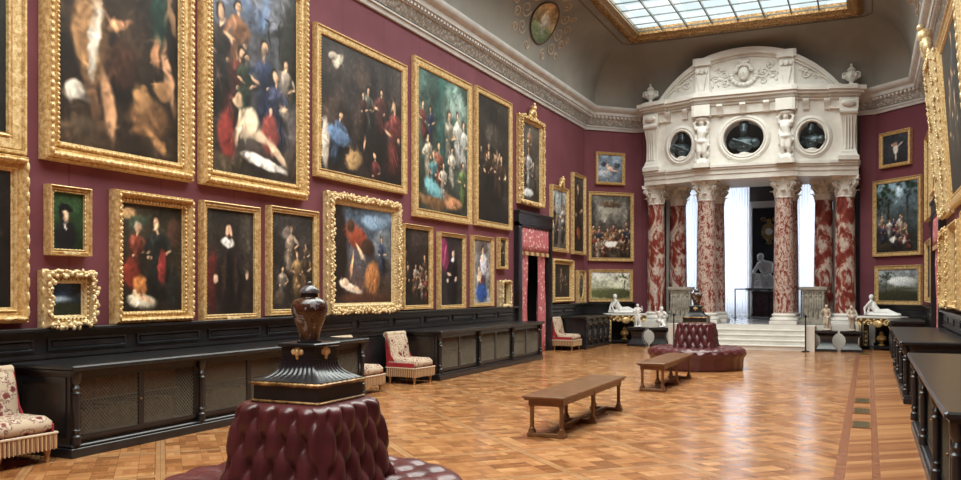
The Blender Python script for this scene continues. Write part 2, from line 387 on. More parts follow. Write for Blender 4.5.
# skylight
w1 = empty('window_1', ((SKX0+SKX1)/2, (SKY0+SKY1)/2, 8.6)); w1['kind'] = 'structure'
ox, oy, oz = w1.location
def rectframe(x0, x1, y0, y1, prof):
    m = MB(); rings = []
    for i, z in prof: rings.append([(x0+i, y0+i, z), (x1-i, y0+i, z), (x1-i, y1-i, z), (x0+i, y1-i, z)])
    vs = [p for r in rings for p in r]; K = len(rings)
    return m.add(vs, [(a*4+k, a*4+(k+1) % 4, ((a+1) % K)*4+(k+1) % 4, ((a+1) % K)*4+k) for a in range(K) for k in range(4)])
fr = rectframe(FX0-ox-.06, FX1-ox+.06, SKY0-.36-oy, FY1-oy+.06, [(0,.14),(0,.06),(.05,.03),(.1,.0),(.18,-.01),(.24,.02),(.26,.06),(.3,.08),(.36,.12),(.36,.3),(.0,.3)])
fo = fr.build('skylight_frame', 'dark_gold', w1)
bd = MB()
for k in range(70):
    x = FX0-ox-.06+.14 + k*(FX1-FX0-.16)/69; bd.ell((x, FY1-oy-.08, -.005), (.045, .07, .03), 6, 4)
for k in range(200):
    y = FY1-oy-.08-k*.13
    for x in (FX0-ox+.08, FX1-ox-.08): bd.ell((x, y, -.005), (.07, .04, .03), 6, 4)
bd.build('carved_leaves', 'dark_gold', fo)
SKZ = .22
g = MB().add([(SKX0-ox, SKY0-oy, SKZ), (SKX1-ox, SKY0-oy, SKZ), (SKX1-ox, SKY1-oy, SKZ), (SKX0-ox, SKY1-oy, SKZ)], [(0,1,2,3)])
g.build('glass', 'roof_glass', w1, 0)
b = MB()
for k in range(9):
    x = SKX0-ox+k*(SKX1-SKX0)/8; b.box(x-.016, x+.016, SKY0-oy, SKY1-oy, SKZ-.05, SKZ+.02)
for k in range(44):
    y = SKY1-oy-k*.62; b.box(SKX0-ox, SKX1-ox, y-.009, y+.009, SKZ-.02, SKZ+.01)
noisy('glazing', (84,86,84), (110,112,108), 6, .5)
b.build('glazing_bars', 'glazing', w1, 0)
# dark wainscot with raised panels, on all walls, breaks at doorways
def wains(name, x0, y0, rz, L, gaps=()):
    r = empty(name, (x0, y0, 0), rz); r['kind'] = 'structure'
    b = MB().box(0, L, -.05, 0, 0, 1.2).box(0, L, -.09, 0, 0, .16).box(0, L, -.08, 0, 1.14, 1.17).box(0, L, -.13, 0, 1.17, 1.215, .01).box(0, L, -.075, 0, .9, .93)
    b.build('wainscot_board', 'ebony', r, 0)
    p = MB(); n = max(1, round(L/1.15)); st = L/n
    for k in range(n):
        a = k*st+.08; q = (k+1)*st-.08
        for za, zb in ((.22, .84), (.97, 1.1)):
            p.T = Matrix.Translation(((a+q)/2, -.05, za)); p.rectsweep(q-a, zb-za, [(0,0),(0,.018),(.02,.022),(.035,.0)])
            p.box(-(q-a)/2+.06, (q-a)/2-.06, -.012, 0, .04, zb-za-.04)
    p.build('raised_panels', 'ebony', r, 0)
wains('wainscot_left', WL, YB, PI/2, 19-YB); wains('wainscot_left_end', WL, 21.4, PI/2, YC-21.4)
wains('wainscot_corner_left', WL, YC, PI/4, 1.697); wains('wainscot_right', WR, 19, -PI/2, 19-YB)
wains('wainscot_right_end', WR, YC, -PI/2, YC-21.4); wains('wainscot_corner_right', XR2, YE, -PI/4, 1.697)
struct('wall_end_base', MB().box(XL2, -6.1, YE-.05, YE, 0, .72).box(-.2, XR2, YE-.05, YE, 0, .72), 'white_paint', 0)
# ------------------------------------------------------------------ portal at the end
PX, PY = -3.15, 24.62
PSZ, PB = .915, 4.70
portal = empty('portal_entablature', (PX, PY, PB), 0, 'cream stone attic with arched pediment, round openings and carved figures above the marble columns', 'portal')
def vback(x): return .4*max(0, abs(x)-1.3)       # the side bays are canted back
portal.scale = (1, 1, PSZ)
def P_(mb, name, mat='plaster', parent=portal, smooth=35):
    o = mb.build(name, mat, parent, 0); bm = bmesh.new(); bm.from_mesh(o.data)
    for px in (-1.3, 1.3): bmesh.ops.bisect_plane(bm, geom=bm.verts[:]+bm.edges[:]+bm.faces[:], dist=1e-5, plane_co=(px,0,0), plane_no=(1,0,0))
    for v in bm.verts: v.co.y += vback(v.co.x)
    bm.to_mesh(o.data); bm.free()
    if smooth:
        o.data.shade_smooth()
        if smooth < 180: o.data.set_sharp_from_angle(angle=math.radians(smooth))
    return o
# local: x from centre, y 0 = front plane (negative toward the room), z 0 = top of capitals
a = MB()
def band(mb, hw, y, z0, z1, yb=.45, brk=1.42, out=.1):
    mb.box(-hw, hw, y, yb, z0, z1); mb.box(-brk, brk, y-out, y, z0, z1); 
    for s in (-1, 1): mb.box(s*2.5-.3 if s > 0 else -2.8-.12, 2.8+.12 if s > 0 else -2.5+.3, y-out, y, z0, z1)
band(a, 2.88, 0, 0, .16); band(a, 2.9, -.03, .16, .3); band(a, 2.94, -.08, .3, .36); band(a, 2.97, -.12, .36, .44)
a.box(-2.88, 2.88, .45, 1.15, .002, .44)
P_(a, 'architrave', smooth=0)
# attic wall with three openings
OC = [(-1.76, 1.16, .33, .44), (0, 1.22, .54, .54), (1.76, 1.16, .33, .44)]
CELL = [(-2.5, -1.05), (-1.05, 1.05), (1.05, 2.5)]
AZ0, AZ1 = .44, 1.98
w = MB(); rg = MB()
for (cx, cz, rx, rz), (x0, x1) in zip(OC, CELL):
    angs = sorted(set([2*PI*k/40 for k in range(40)] + [math.atan2(zz-cz, xx-cx) % (2*PI) for xx in (x0, x1) for zz in (AZ0, AZ1)]))
    inn = [(cx+rx*cos(t), cz+rz*sin(t)) for t in angs]; out = []
    for t in angs:
        dx, dz = cos(t), sin(t); s = 9
        if dx > 1e-9: s = min(s, (x1-cx)/dx)
        if dx < -1e-9: s = min(s, (x0-cx)/dx)
        if dz > 1e-9: s = min(s, (AZ1-cz)/dz)
        if dz < -1e-9: s = min(s, (AZ0-cz)/dz)
        out.append((cx+dx*s, cz+dz*s))
    n = len(angs)
    rings = [[(x, 0, z) for x, z in out], [(x, 0, z) for x, z in inn], [(x, .45, z) for x, z in inn], [(x, .45, z) for x, z in out], [(x, 0, z) for x, z in out]]
    w.loft(rings, cap=False)
    q = [(1.0, .02), (1.0, -.05), (1.06, -.08), (1.12, -.05), (1.2, -.07), (1.3, -.04), (1.36, 0), (1.36, .02)]
    rings = [[(cx+(rx+.54*(k-1))*cos(t), y, cz+(rz+.54*(k-1))*sin(t)) for t in [2*PI*j/40 for j in range(40)]] for k, y in q]
    rg.loft(rings+[rings[0]], cap=False)
for s in (-1, 1): w.box(min(s*2.5, s*2.88), max(s*2.5, s*2.88), 0, .45, AZ0, AZ1)
P_(w, 'attic_wall', smooth=20); P_(rg, 'opening_surround')
sill = MB()
for cx, cz, rx, rz in OC: sill.box(cx-rx*.8, cx+rx*.8, -.06, .4, cz-rz-.04, cz-rz+.07)
P_(sill, 'opening_sill', smooth=0)
co = MB(); band(co, 2.92, -.06, 2.26, 2.34); band(co, 2.98, -.14, 2.34, 2.42); band(co, 3.06, -.24, 2.42, 2.5); band(co, 3.12, -.3, 2.5, 2.62); band(co, 2.88, 0, 1.98, 2.27)
P_(co, 'main_cornice', smooth=0)
for x in (-2.15, -1.62, -.62, 0, .62, 1.62, 2.15):
    k = MB(); yb = -.1 if abs(x) < 1.4 else 0
    k.loft([[(x+dx, yb+y, z) for y, z in ((0, 1.94), (-.07, 1.97), (-.09, 2.05), (-.14, 2.12), (-.2, 2.2), (-.2, 2.26), (0, 2.26))] for dx in (-.075, .075)])
    k.tube([(x-.08, yb-.13, 2.2), (x+.08, yb-.13, 2.2)], .05, 10); P_(k, 'bracket')
# pediment
def arch_z(x): R = (2.45**2+1.22**2)/(2*1.22); return 2.62+.12+math.sqrt(R*R-x*x)-(R-1.22)
def archseg(mb, x0, x1, y0, y1, lo, hi, n=24):
    r = []
    for k in range(n+1):
        x = x0+(x1-x0)*k/n; za = 2.6 if lo is None else arch_z(x)-lo; zb = arch_z(x)-hi
        r.append([(x, y0, za), (x, y0, zb), (x, y1, zb), (x, y1, za)])
    return mb.loft(r)
pd = MB(); archseg(pd, -2.44, 2.44, .1, .36, None, .1); pd.box(-2.5, 2.5, .02, .36, 2.6, 2.74); P_(pd, 'pediment_field')
pm = MB(); archseg(pm, -2.45, 2.45, -.02, .36, .16, 0); archseg(pm, -2.4, 2.4, .04, .3, .24, .15); archseg(pm, -1.3, 1.3, -.1, .3, .16, -.01)
P_(pm, 'pediment_moulding')
for s in (-1, 1):
    q = MB(); x = s*1.13; q.box(x-.2, x+.2, -.03, .3, 2.6, arch_z(abs(x)+.1)-.02); q.box(x-.24, x+.24, -.08, .3, 2.6, 2.74); q.box(x-.25, x+.25, -.12, .3, arch_z(abs(x))-.2, arch_z(abs(x))+.02)
    P_(q, 'pediment_pilaster', smooth=0)
    h = MB(); z0 = 2.74; h.ell((x, -.08, z0+.62), (.07, .06, .09)); h.loft([[(x-.05, -.08, z0), (x+.05, -.08, z0), (x+.05, -.02, z0), (x-.05, -.02, z0)], [(x-.13, -.12, z0+.5), (x+.13, -.12, z0+.5), (x+.13, -.02, z0+.5), (x-.13, -.02, z0+.5)]])
    h.ell((x-.12, -.07, z0+.62), (.05, .04, .07)); h.ell((x+.12, -.07, z0+.62), (.05, .04, .07)); P_(h, 'herm_relief')
def spiral(mb, c, r, turns, s=1, rad=.03, y=-.02, a0=0, n=22):
    mb.tube([(c[0]+s*r*(1-.85*k/n)*cos(a0+turns*2*PI*k/n), y, c[1]+r*(1-.85*k/n)*sin(a0+turns*2*PI*k/n)) for k in range(n+1)], [rad*(1-.5*k/n) for k in range(n+1)], 6)
mk = MB(); z = 3.2
mk.ell((0, -.0, z), (.15, .14, .2), 14, 10); mk.ell((0, -.13, z-.02), (.025, .05, .05)); mk.ell((-.055, -.11, z+.03), (.03, .02, .015)); mk.ell((.055, -.11, z+.03), (.03, .02, .015)); mk.ell((0, -.12, z-.1), (.045, .03, .016)); mk.ell((0, -.08, z-.16), (.06, .05, .04))
for k in range(9): t = PI*k/8; mk.ell((.2*cos(t), .0, z+.1+.16*sin(t)), (.07, .09, .06))
mk.ell((0, -.02, z+.32), (.13, .08, .06)); mk.ell((-.1, -.02, z+.36), (.08, .06, .05)); mk.ell((.1, -.02, z+.36), (.08, .06, .05))
for k in range(11): t = PI+PI*k/10; mk.ell((.34*cos(t), .04, z-.02+.3*sin(t)), (.07, .07, .06))
P_(mk, 'mask_relief', smooth=180)
for s in (-1, 1):
    sc = MB()
    spiral(sc, (s*.52, 3.2), .17, 1.6, s, .028, .08, PI); spiral(sc, (s*.78, 3.12), .12, 1.5, s, .024, .08, 0); spiral(sc, (s*.5, 2.95), .11, 1.4, -s, .022, .08, PI/2)
    spiral(sc, (s*.7, 3.36), .09, 1.3, s, .02, .08, 0)
    for k in range(16): sc.ell((s*(.38+.48*random.random()), .08, 2.88+.6*random.random()), (.035, .03, .05), 6, 4)
    P_(sc, 'scroll_relief', smooth=180); sc = MB()
    for k in range(12): t = k/11; sc.ell((s*(1.48+.6*t), .09, 2.92+.26*(1-t)+.05*random.random()), (.05, .035, .05), 6, 4)
    spiral(sc, (s*1.62, 3.05), .15, 1.6, s, .025, .08, PI/3); spiral(sc, (s*1.88, 2.97), .09, 1.4, s, .02, .08, 0)
    P_(sc, 'scroll_relief', smooth=180)
for s in (-1, 1):      # volute pilasters at the ends
    v = MB(); x = s*2.68
    v.loft([[(x-hw, y, z), (x+hw, y, z), (x+hw, .2, z), (x-hw, .2, z)] for hw, y, z in ((.26,-.28,.44),(.26,-.28,.56),(.22,-.24,.6),(.17,-.12,.8),(.15,-.1,1.1),(.16,-.14,1.4),(.19,-.22,1.7),(.22,-.28,1.9),(.24,-.26,2.0),(.24,-.24,2.26))])
    v.tube([(x-.22, -.22, 1.86), (x+.22, -.22, 1.86)], .09, 12); v.tube([(x-.2, -.15, .66), (x+.2, -.15, .66)], .06, 12)
    for k in (-.07, 0, .07): v.tube([(x+k, -.15, .8), (x+k, -.13, 1.1), (x+k, -.17, 1.4), (x+k, -.25, 1.7)], .02, 6)
    v.ell((x, -.3, 2.1), (.18, .06, .1)); P_(v, 'scroll_pilaster')
def figure(mb, J, S=1.0, o=(0,0,0), female=False):
    """limbs from joints: dict of points in body heights; joins by remesh"""
    p = lambda k: tuple(o[i]+J[k][i]*S for i in range(3)); q = lambda r: r*S
    hd = J['head']
    mb.ell(p('head'), (q(.055), q(.062), q(.072)), 12, 8); mb.ell((p('head')[0], p('head')[1]+q(.01), p('head')[2]+q(.022)), (q(.062), q(.064), q(.062)), 10, 8)
    f = J.get('face', (0, -1, 0)); mb.ell((p('head')[0]+q(.058)*f[0], p('head')[1]+q(.058)*f[1], p('head')[2]-q(.008)), q(.014), 6, 5)
    mb.cap(p('neck'), q(.038), p('head'), q(.036)); mb.cap(p('neck'), q(.05), p('chest'), q(.085)); mb.ell(p('chest'), (q(.105), q(.078), q(.1)), 12, 8)
    mb.cap(p('chest'), q(.085), p('pelvis'), q(.085)); mb.ell(p('pelvis'), (q(.1), q(.085), q(.08)), 12, 8)
    for s in 'lr':
        mb.cap(p('neck'), q(.045), p('sh'+s), q(.045)); mb.cap(p('sh'+s), q(.042), p('el'+s), q(.032)); mb.cap(p('el'+s), q(.03), p('ha'+s), q(.02)); mb.ell(p('ha'+s), q(.028), 8, 6)
        mb.cap(p('hi'+s), q(.078), p('kn'+s), q(.05)); mb.cap(p('kn'+s), q(.047), p('an'+s), q(.028)); mb.cap(p('an'+s), q(.028), p('to'+s), q(.02))
STAND = dict(head=(0,-.01,.93), neck=(0,0,.83), chest=(0,0,.72), pelvis=(0,0,.53), shl=(-.12,0,.8), shr=(.12,0,.8), ell=(-.16,.02,.64), elr=(.16,.02,.64), hal=(-.12,-.08,.5), har=(.14,-.06,.5),
    hil=(-.055,0,.5), hir=(.055,0,.5), knl=(-.06,-.02,.27), knr=(.06,-.04,.27), anl=(-.06,0,.04), anr=(.06,.02,.04), tol=(-.07,-.09,.02), tor=(.09,-.07,.02))
def pose(**k): d = dict(STAND); d.update(k); return d
for s in (-1, 1):
    cp = pose(ell=(-.15,-.03,.92), hal=(-.06,-.02,1.0), elr=(.15,-.03,.92), har=(.06,-.02,1.0), pelvis=(.02*s,0,.53), knl=(-.05,-.05,.28), chest=(-.01*s,-.01,.72))
    m = MB(); m.ell((0,0,1.02), (.16,.1,.06)); m.ell((0,.02,.06), (.16,.09,.08)); figure(m, cp)
    for k in range(6): m.ell((.12*(1 if k%2 else -1), .03, .1+.13*k), (.03,.04,.06))     # garland of drapery down the sides
    m.ell((0,-.06,.5), (.1,.05,.05)); m.cap((-.12,-.02,.56), .03, (.14,.0,.42), .04)
    o = m.build('caryatid_figure', 'plaster', portal, 180, loc=(s*1.12, -.17, .48)); o.scale = (1.36,)*3; remesh(o, .018, 1)
    r = MB().box(s*1.12-.2, s*1.12+.2, -.1, 0, .44, 2.26).box(s*1.12-.24, s*1.12+.24, -.36, 0, .36, .5).box(s*1.12-.25, s*1.12+.25, -.34, 0, 1.93, 2.27); P_(r, 'figure_plinth', smooth=0)
# busts in the three openings
def bust(x, z, S, rz, label):
    r = empty('portrait_bust', (PX+x, PY+.14+vback(x), PB+PSZ*z), rz, label, 'bust', 'dark busts in the portal openings')
    m = MB(); m.ell((0,0,.43), (.1,.115,.135), 14, 10); m.ell((0,-.095,.41), (.02,.03,.035)); m.ell((0,-.08,.33), (.075,.07,.09)); m.ell((0,.02,.47), (.11,.115,.11))
    m.cap((0,.01,.2), .075, (0,0,.36), .06); m.ell((0,0,.13), (.24,.13,.12), 14, 8); m.ell((-.2,0,.12), (.1,.1,.1)); m.ell((.2,0,.12), (.1,.1,.1)); m.ell((0,-.02,.03), (.15,.1,.09)); m.cap((-.2,-.08,.2), .035, (.14,-.13,.06), .03)
    o = m.build('bust_body', 'bronze', r, 180, loc=(0,0,.1)); remesh(o, .014, 2)
    MB().lathe([(.1,0),(.1,.03),(.05,.05),(.045,.1),(.08,.12),(.08,.14)], n=16).build('socle', 'plaster', r)
    r.scale = (S,)*3; return r
bust(0, 1.22-.54+.07, 1.42, 0, 'dark bronze bust in the central round opening above the portal')
bust(-1.76, 1.16-.44+.07, 1.2, .35, 'dark bronze bust in the left oval opening above the portal')
bust(1.76, 1.16-.44+.07, 1.2, -.35, 'dark bronze bust in the right oval opening above the portal')
def finial(s, label):
    r = empty('urn_finial', (PX+s*2.74, PY-.02+vback(2.78), PB+PSZ*2.62), 0, label, 'urn', 'urns at the ends of the portal cornice')
    m = MB().box(-.17, .17, -.17, .17, 0, .08).lathe([(.1,.08),(.07,.12),(.06,.17),(.17,.25),(.21,.36),(.2,.44),(.14,.5),(.1,.52),(.14,.56),(.12,.6),(.05,.66),(.03,.7),(.05,.74),(.0,.8)], n=18)
    m.build('urn_body', 'plaster', r, 40)
    h = MB()
    for q in (-1, 1): h.tube([(q*.17,0,.28),(q*.27,0,.33),(q*.26,0,.46),(q*.15,0,.5)], .03, 6)
    for k in range(8): t = 2*PI*k/8; h.ell((.2*cos(t), .2*sin(t), .36), (.05,.05,.07), 6, 5)
    h.build('urn_ornament', 'plaster', r, 180); r.scale = (.82,)*3
finial(-1, 'carved cream stone urn at the left end of the portal cornice'); finial(1, 'carved cream stone urn at the right end of the portal cornice')
# columns
PZ = .65
def make_column():
    r = empty('marble_column', (0, 0, 0))
    H = 3.93
    b = MB().box(-.36, .36, -.36, .36, 0, .09, .008).lathe([(.355,.09),(.375,.13),(.355,.17),(.31,.185),(.3,.21),(.31,.225),(.325,.25),(.31,.275),(.285,.285),(.275,.3)], n=32)
    b.build('base', 'plaster', r, 30)
    MB().lathe([(.272,.3),(.272,.34),(.268,1.2),(.258,2.1),(.242,3.0),(.235,3.36),(.25,3.37),(.25,3.4)], n=36).build('shaft', 'red_marble', r, 40)
    c = MB().lathe([(.235,3.38),(.25,3.4),(.235,3.42),(.225,3.6),(.24,3.74),(.3,3.84)], n=24)
    ab = []
    for z in (3.84, 3.88, 3.93):
        ring = []
        for q in range(4):
            for k in range(8):
                t = k/8; w = .34+(.02 if z > 3.9 else 0); x = -w+2*w*t; y = -w+.07*sin(PI*t); A = q*PI/2
                ring.append((x*cos(A)-y*sin(A), x*sin(A)+y*cos(A), z))
        ab.append(ring)
    c.loft(ab)
    for row, (n, z0, h, r0, off) in enumerate(((8, 3.42, .17, .235, 0), (8, 3.46, .3, .23, PI/8))):
        for k in range(n):
            A = 2*PI*k/n+off; rings = []
            for t in (0, .35, .65, .85, 1.0, 1.0):
                pass
            pr = [(0, 0, .075), (.02, .4, .08), (.035, .75, .07), (.08, .95, .06), (.12, .97, .045), (.13, .88, .02)]
            for d, hz, w in pr:
                R0 = r0+d; z = z0+h*hz
                rings.append([(R0*cos(A)-x*sin(A)-y*cos(A), R0*sin(A)+x*cos(A)-y*sin(A), z) for x, y in ((-w, .02), (0, -.012), (w, .02), (w*.9, .045), (-w*.9, .045))])
            c.loft(rings)
    for q in range(4):
        A = PI/4+q*PI/2
        for s in (-1, 1):
            B = A+s*.16; pts = []
            for k in range(12): t = 1.5*2*PI*k/11; rr = .07*(1-.8*k/11); pts.append((.37+rr*cos(t)-.02, 3.76+rr*sin(t)))
            c.tube([(.24*cos(B), .24*sin(B), 3.6)]+[(x*cos(A+s*.08), x*sin(A+s*.08), z) for x, z in pts], .022, 5)
        c.ell((.33*cos(q*PI/2), .33*sin(q*PI/2), 3.88), (.05,.05,.05), 8, 6)
    c.build('capital', 'plaster', r, 40)
    return r
col0 = make_column()
CP = [(-2.64, 25.5, 'mottled red and white marble column at the left end of the portal front'), (-1.08, 24.98, 'mottled red marble column left of the steps in the portal front'),
      (1.03, 24.98, 'mottled red marble column in the portal front, beside the white seated statue'), (2.58, 25.5, 'mottled red and white marble column at the right end of the portal front'),
      (-2.13, 26.2, 'rear red marble column half hidden behind the left front column'), (-1.0, 26.2, 'rear red marble column touching the left inner column from behind'),
      (1.06, 26.2, 'rear red marble column hidden behind the inner right column'), (2.0, 26.2, 'rear red marble column between the white curtain and the right end column')]
for i, (x, y, lb) in enumerate(CP):
    r = col0 if i == 0 else copy_tree(col0)
    if i in (1, 2, 5, 6):
        for chd in r.children:
            if chd.name.startswith('shaft'): chd.data = chd.data.copy(); chd.data.materials[0] = M['red_marble_mixed']
    r.location = (PX+x, y, PZ); r.rotation_euler = (0, 0, (i*3 % 4)*PI/2)
    r.scale = (1, 1, 4.05/3.93); tag(r, lb, 'column', 'marble columns of the portal')
# white square piers seen beside the columns
for x in (-2.42, 2.36): struct('trim_4', MB().box(PX+x-.13, PX+x+.13, 26.5, 26.75, PZ, 4.6), 'white_paint', 0)
# podium, floor of the rotunda, steps
pod = MB().box(-6.1, PX-1.69, 24.6, 34.2, 0, PZ).box(PX+1.69, -.2, 24.6, 34.2, 0, PZ).box(PX-1.69, PX+1.69, 24.62, 34.2, 0, PZ-.001).box(-8.2, -6.1, 26.1, 34.2, 0, PZ).box(-.2, 1.9, 26.1, 34.2, 0, PZ)
for s in (-1, 1): pod.box(PX+min(s*1.69, s*1.87), PX+max(s*1.69, s*1.87), 23.72, 24.6, 0, PZ)
struct('floor_podium', pod, 'platform_stone', 0)
pf = MB().box(-6.09, PX-1.87, 24.57, 24.6, 0, PZ+.004).box(PX+1.87, -.21, 24.57, 24.6, 0, PZ+.004)
for s in (-1, 1): pf.box(PX+min(s*1.68, s*1.89), PX+max(s*1.68, s*1.89), 23.7, 24.6, 0, PZ+.005)
struct('podium_facing', pf, 'white_paint', 0)
st = MB()
for k in range(4):
    y = 23.78+k*.21; z = .13*(k+1); st.box(-1.67, 1.67, y, 24.61, z-.13, z-.03); st.box(-1.67, 1.67, y-.03, 24.61, z-.03, z, .008)
st.box(-1.67, 1.67, 24.57, 24.61, .52, .648)
o = st.build('portal_steps', 'plaster', None, 0, loc=(PX, 0, 0)); tag(o, 'cream stone steps rising between the portal columns', 'steps')
struct('portal_soffit', MB().box(-6.02, -.28, 25.8, 26.85, 4.71, 5.02), 'plaster', 0)
# rotunda behind
struct('wall_rotunda', MB().box(-8.3, -8.1, 26.1, 34.4, 0, 7).box(1.8, 2.0, 26.1, 34.4, 0, 7)
  .box(-8.3, -6.75, 34.2, 34.4, 0, 7).box(-6.05, -5.45, 34.2, 34.4, 0, 7).box(-4.15, -2.35, 34.2, 34.4, 0, 7).box(-1.05, 2, 34.2, 34.4, 0, 7)
  .box(-8.3, 2, 34.2, 34.4, 0, PZ).box(-8.3, 2, 34.2, 34.4, 6.3, 7), 'brown_wall', 0)
struct('ceiling_rotunda', MB().box(-8.3, 2, 26.9, 34.4, 7, 7.1), 'plaster', 0)
struct('wall_rotunda_front', MB().box(-8.3, -6.1, 26.0, 26.1, 0, 7).box(-.2, 2, 26.0, 26.1, 0, 7).box(-8.3, -6.1, 26.1, 26.95, 0, 7).box(-.2, 2, 26.1, 26.95, 0, 7), 'brown_wall', 0)
struct('wall_niche', MB().box(-4.0, -2.5, 33.9, 34.2, PZ, 4.7), 'niche_wall', 0)
pl = MB()
for x in (-4.15, -2.49): pl.box(x, x+.14, 33.75, 34.2, PZ, 4.85)
pl.box(-4.15, -2.35, 33.7, 34.2, 4.72, 4.95)
struct('trim_5', pl, 'white_paint', 0)
for i, (x0, x1) in enumerate(((-6.75, -6.05), (-5.45, -4.15), (-2.35, -1.05))):
    r = empty('window_%d' % (i+2), ((x0+x1)/2, 34.2, PZ)); r['kind'] = 'structure'; hw = (x1-x0)/2
    m = MB().box(-hw, -hw+.07, .02, .12, 0, 5.65).box(hw-.07, hw, .02, .12, 0, 5.65).box(-.03, .03, .03, .1, 0, 5.65)
    for z in (0, 1.1, 2.2, 3.3, 4.4, 5.58): m.box(-hw, hw, .03, .1, z, z+.06)
    m.build('window_frame', 'white_paint', r, 0)
    MB().box(-hw, hw, .06, .066, 0, 5.65).build('glass', 'window_glass', r, 0)
def drape(w, h, folds, amp, seed=0, pinch=None, nx=None, nz=10):
    nx = nx or folds*6; rnd = random.Random(seed); ph = [rnd.random()*6 for _ in range(4)]
    fr, bk = [], []
    for j in range(nz+1):
        z = h*j/nz; k = pinch(z/h) if pinch else (1, 0)
        row = [(((i/nx-.5)*w)*k[0]+k[1], amp*(.7+.3*sin(ph[0]+3*z))*sin(2*PI*folds*i/nx+.4*sin(ph[1]+i*.5)+.15*z), z) for i in range(nx+1)]
        fr.append(row)
    m = MB(); n = nx+1
    rings = [r + [(x, y+.012, z) for x, y, z in reversed(r)] for r in fr]
    return m.loft(rings)
for i, (x, w_, lb) in enumerate(((-6.4, .8, 'narrow white sheer curtain glimpsed between the left portal columns'), (-4.78, 1.36, 'wide white sheer curtain left of the seated statue niche'), (-1.72, 1.36, 'white sheer curtain right of the seated statue niche'))):
    o = drape(w_, 5.7, int(w_*11), .035, i).build('sheer_curtain', 'sheer', None, 180, loc=(x, 33.6, PZ+.01)); tag(o, lb, 'curtain', 'sheer curtains of the rotunda')
    tag(MB().tube([(-w_/2-.1, 0, 0), (w_/2+.1, 0, 0)], .02).build('curtain_rod', 'iron', o, 60), None); bpy.data.objects[o.name].children[0].location = (0, 0, 5.72)
# seated statue on its pedestal
pb = MB().box(-.48, .48, -.4, .4, 0, .1, .01).box(-.42, .42, -.35, .35, .1, .8).box(-.47, .47, -.39, .39, .8, .88, .01)
tag(pb.build('statue_pedestal', 'purple_marble', None, 0, loc=(-3.38, 32.7, PZ)), 'dark purple marble pedestal under the white seated statue', 'pedestal')
sj = pose(pelvis=(0,.05,.2), chest=(-.03,-.02,.39), neck=(-.02,-.06,.5), head=(-.05,-.12,.59), face=(-.5,-.8,0), shl=(-.14,-.03,.47), shr=(.11,-.03,.47), ell=(-.17,-.14,.33), elr=(.17,-.1,.32), hal=(-.1,-.3,.27), har=(.08,-.28,.27),
   hil=(-.06,.02,.19), hir=(.07,.02,.19), knl=(-.08,-.26,.26), knr=(.1,-.26,.22), anl=(-.14,-.24,.02), anr=(.1,-.24,.0), tol=(-.2,-.32,-.02), tor=(.1,-.34,-.02))
m = MB(); figure(m, sj); m.ell((0,.08,.06), (.22,.2,.13)); m.ell((-.2,-.1,.0), (.14,.18,.05)); m.ell((.05,-.05,0), (.3,.3,.05)); m.cap((.15,-.1,.2), .06, (.2,.0,.0), .09); m.cap((-.12,0,.18), .05, (-.26,-.05,.02), .06)
o = m.build('seated_statue', 'statue_marble', None, 180, loc=(-3.38, 32.7, PZ+.985), rotz=-.5); o.scale = (1.95,)*3; remesh(o, .011, 2)
tag(o, 'white marble statue of a seated figure on a dark pedestal beyond the portal', 'statue')
g = MB(); g.ell((0,0,.45), (.2,.05,.24), 20, 10); g.lathe([(.13,0),(.14,.02),(0,.03)], n=20)
g.v = [(x, y, z) for x, y, z in g.v]
for k in range(16): t = 2*PI*k/16; g.ell((.23*cos(t), 0, .45+.28*sin(t)), (.06,.05,.07), 6, 5)
g.ell((0,0,.85), (.09,.05,.1)); g.ell((0,0,.08), (.1,.05,.12)); spiral(g, (.2,.9), .1, 1.3, 1, .03, 0); spiral(g, (-.2,.9), .1, 1.3, -1, .03, 0)
r = empty('wall_clock', (-3.4, 33.83, 3.35), 0, 'gilded cartouche clock on the dark niche wall above the seated statue', 'clock')
g.build('clock_case', 'dark_gold', r, 180); MB().tube([(0,-.05,.45),(0,-.07,.45)], .13, 20).build('clock_face', 'white_paint', r)
# railing before the statue
r = empty('iron_railing', (-4.1, 29.9, PZ), 0, 'low dark iron railing on the platform in front of the seated statue', 'railing')
MB().tube([(0,0,.98),(2.1,0,.98)], .022).build('handrail', 'iron', r)
for x in (.0, .45, 1.1, 2.1): MB().tube([(x,0,.02),(x,0,.98)], .022).lathe([(.06,0),(.06,.02),(.025,.03)], cx=x, n=12).build('railing_post', 'iron', r)
# carved grey stone altars on the podium
def altar(x, y, rz, label):
    r = empty('stone_altar', (x, y, PZ), rz, label, 'altar', 'carved grey stone altars')
    b = MB().box(-.36, .36, -.25, .25, 0, .1, .01).box(-.32, .32, -.22, .22, .1, .16).box(-.29, .29, -.2, .2, .16, .9).box(-.32, .32, -.23, .23, .9, .95).box(-.37, .37, -.27, .27, .95, 1.04, .01)
    b.build('altar_body', 'grey_stone', r, 0)
    c = MB()
    for k in range(5):
        xx = -.26+.13*k; c.tube([(xx,-.21,.18),(xx,-.21,.88)], .018, 6); c.ell((xx,-.21,.86), (.03,.03,.04))
    for k in range(4): c.ell((-.195+.13*k, -.2, .55), (.035,.03,.2)); c.ell((-.195+.13*k, -.2, .78), (.03,.03,.04))
    c.build('carved_relief', 'grey_stone', r, 180)
altar(-5.02, 25.35, .1, 'carved grey stone altar on the podium behind the left pair of white figures'); altar(-1.36, 25.45, -.1, 'carved grey stone altar on the podium beside the right rear column')
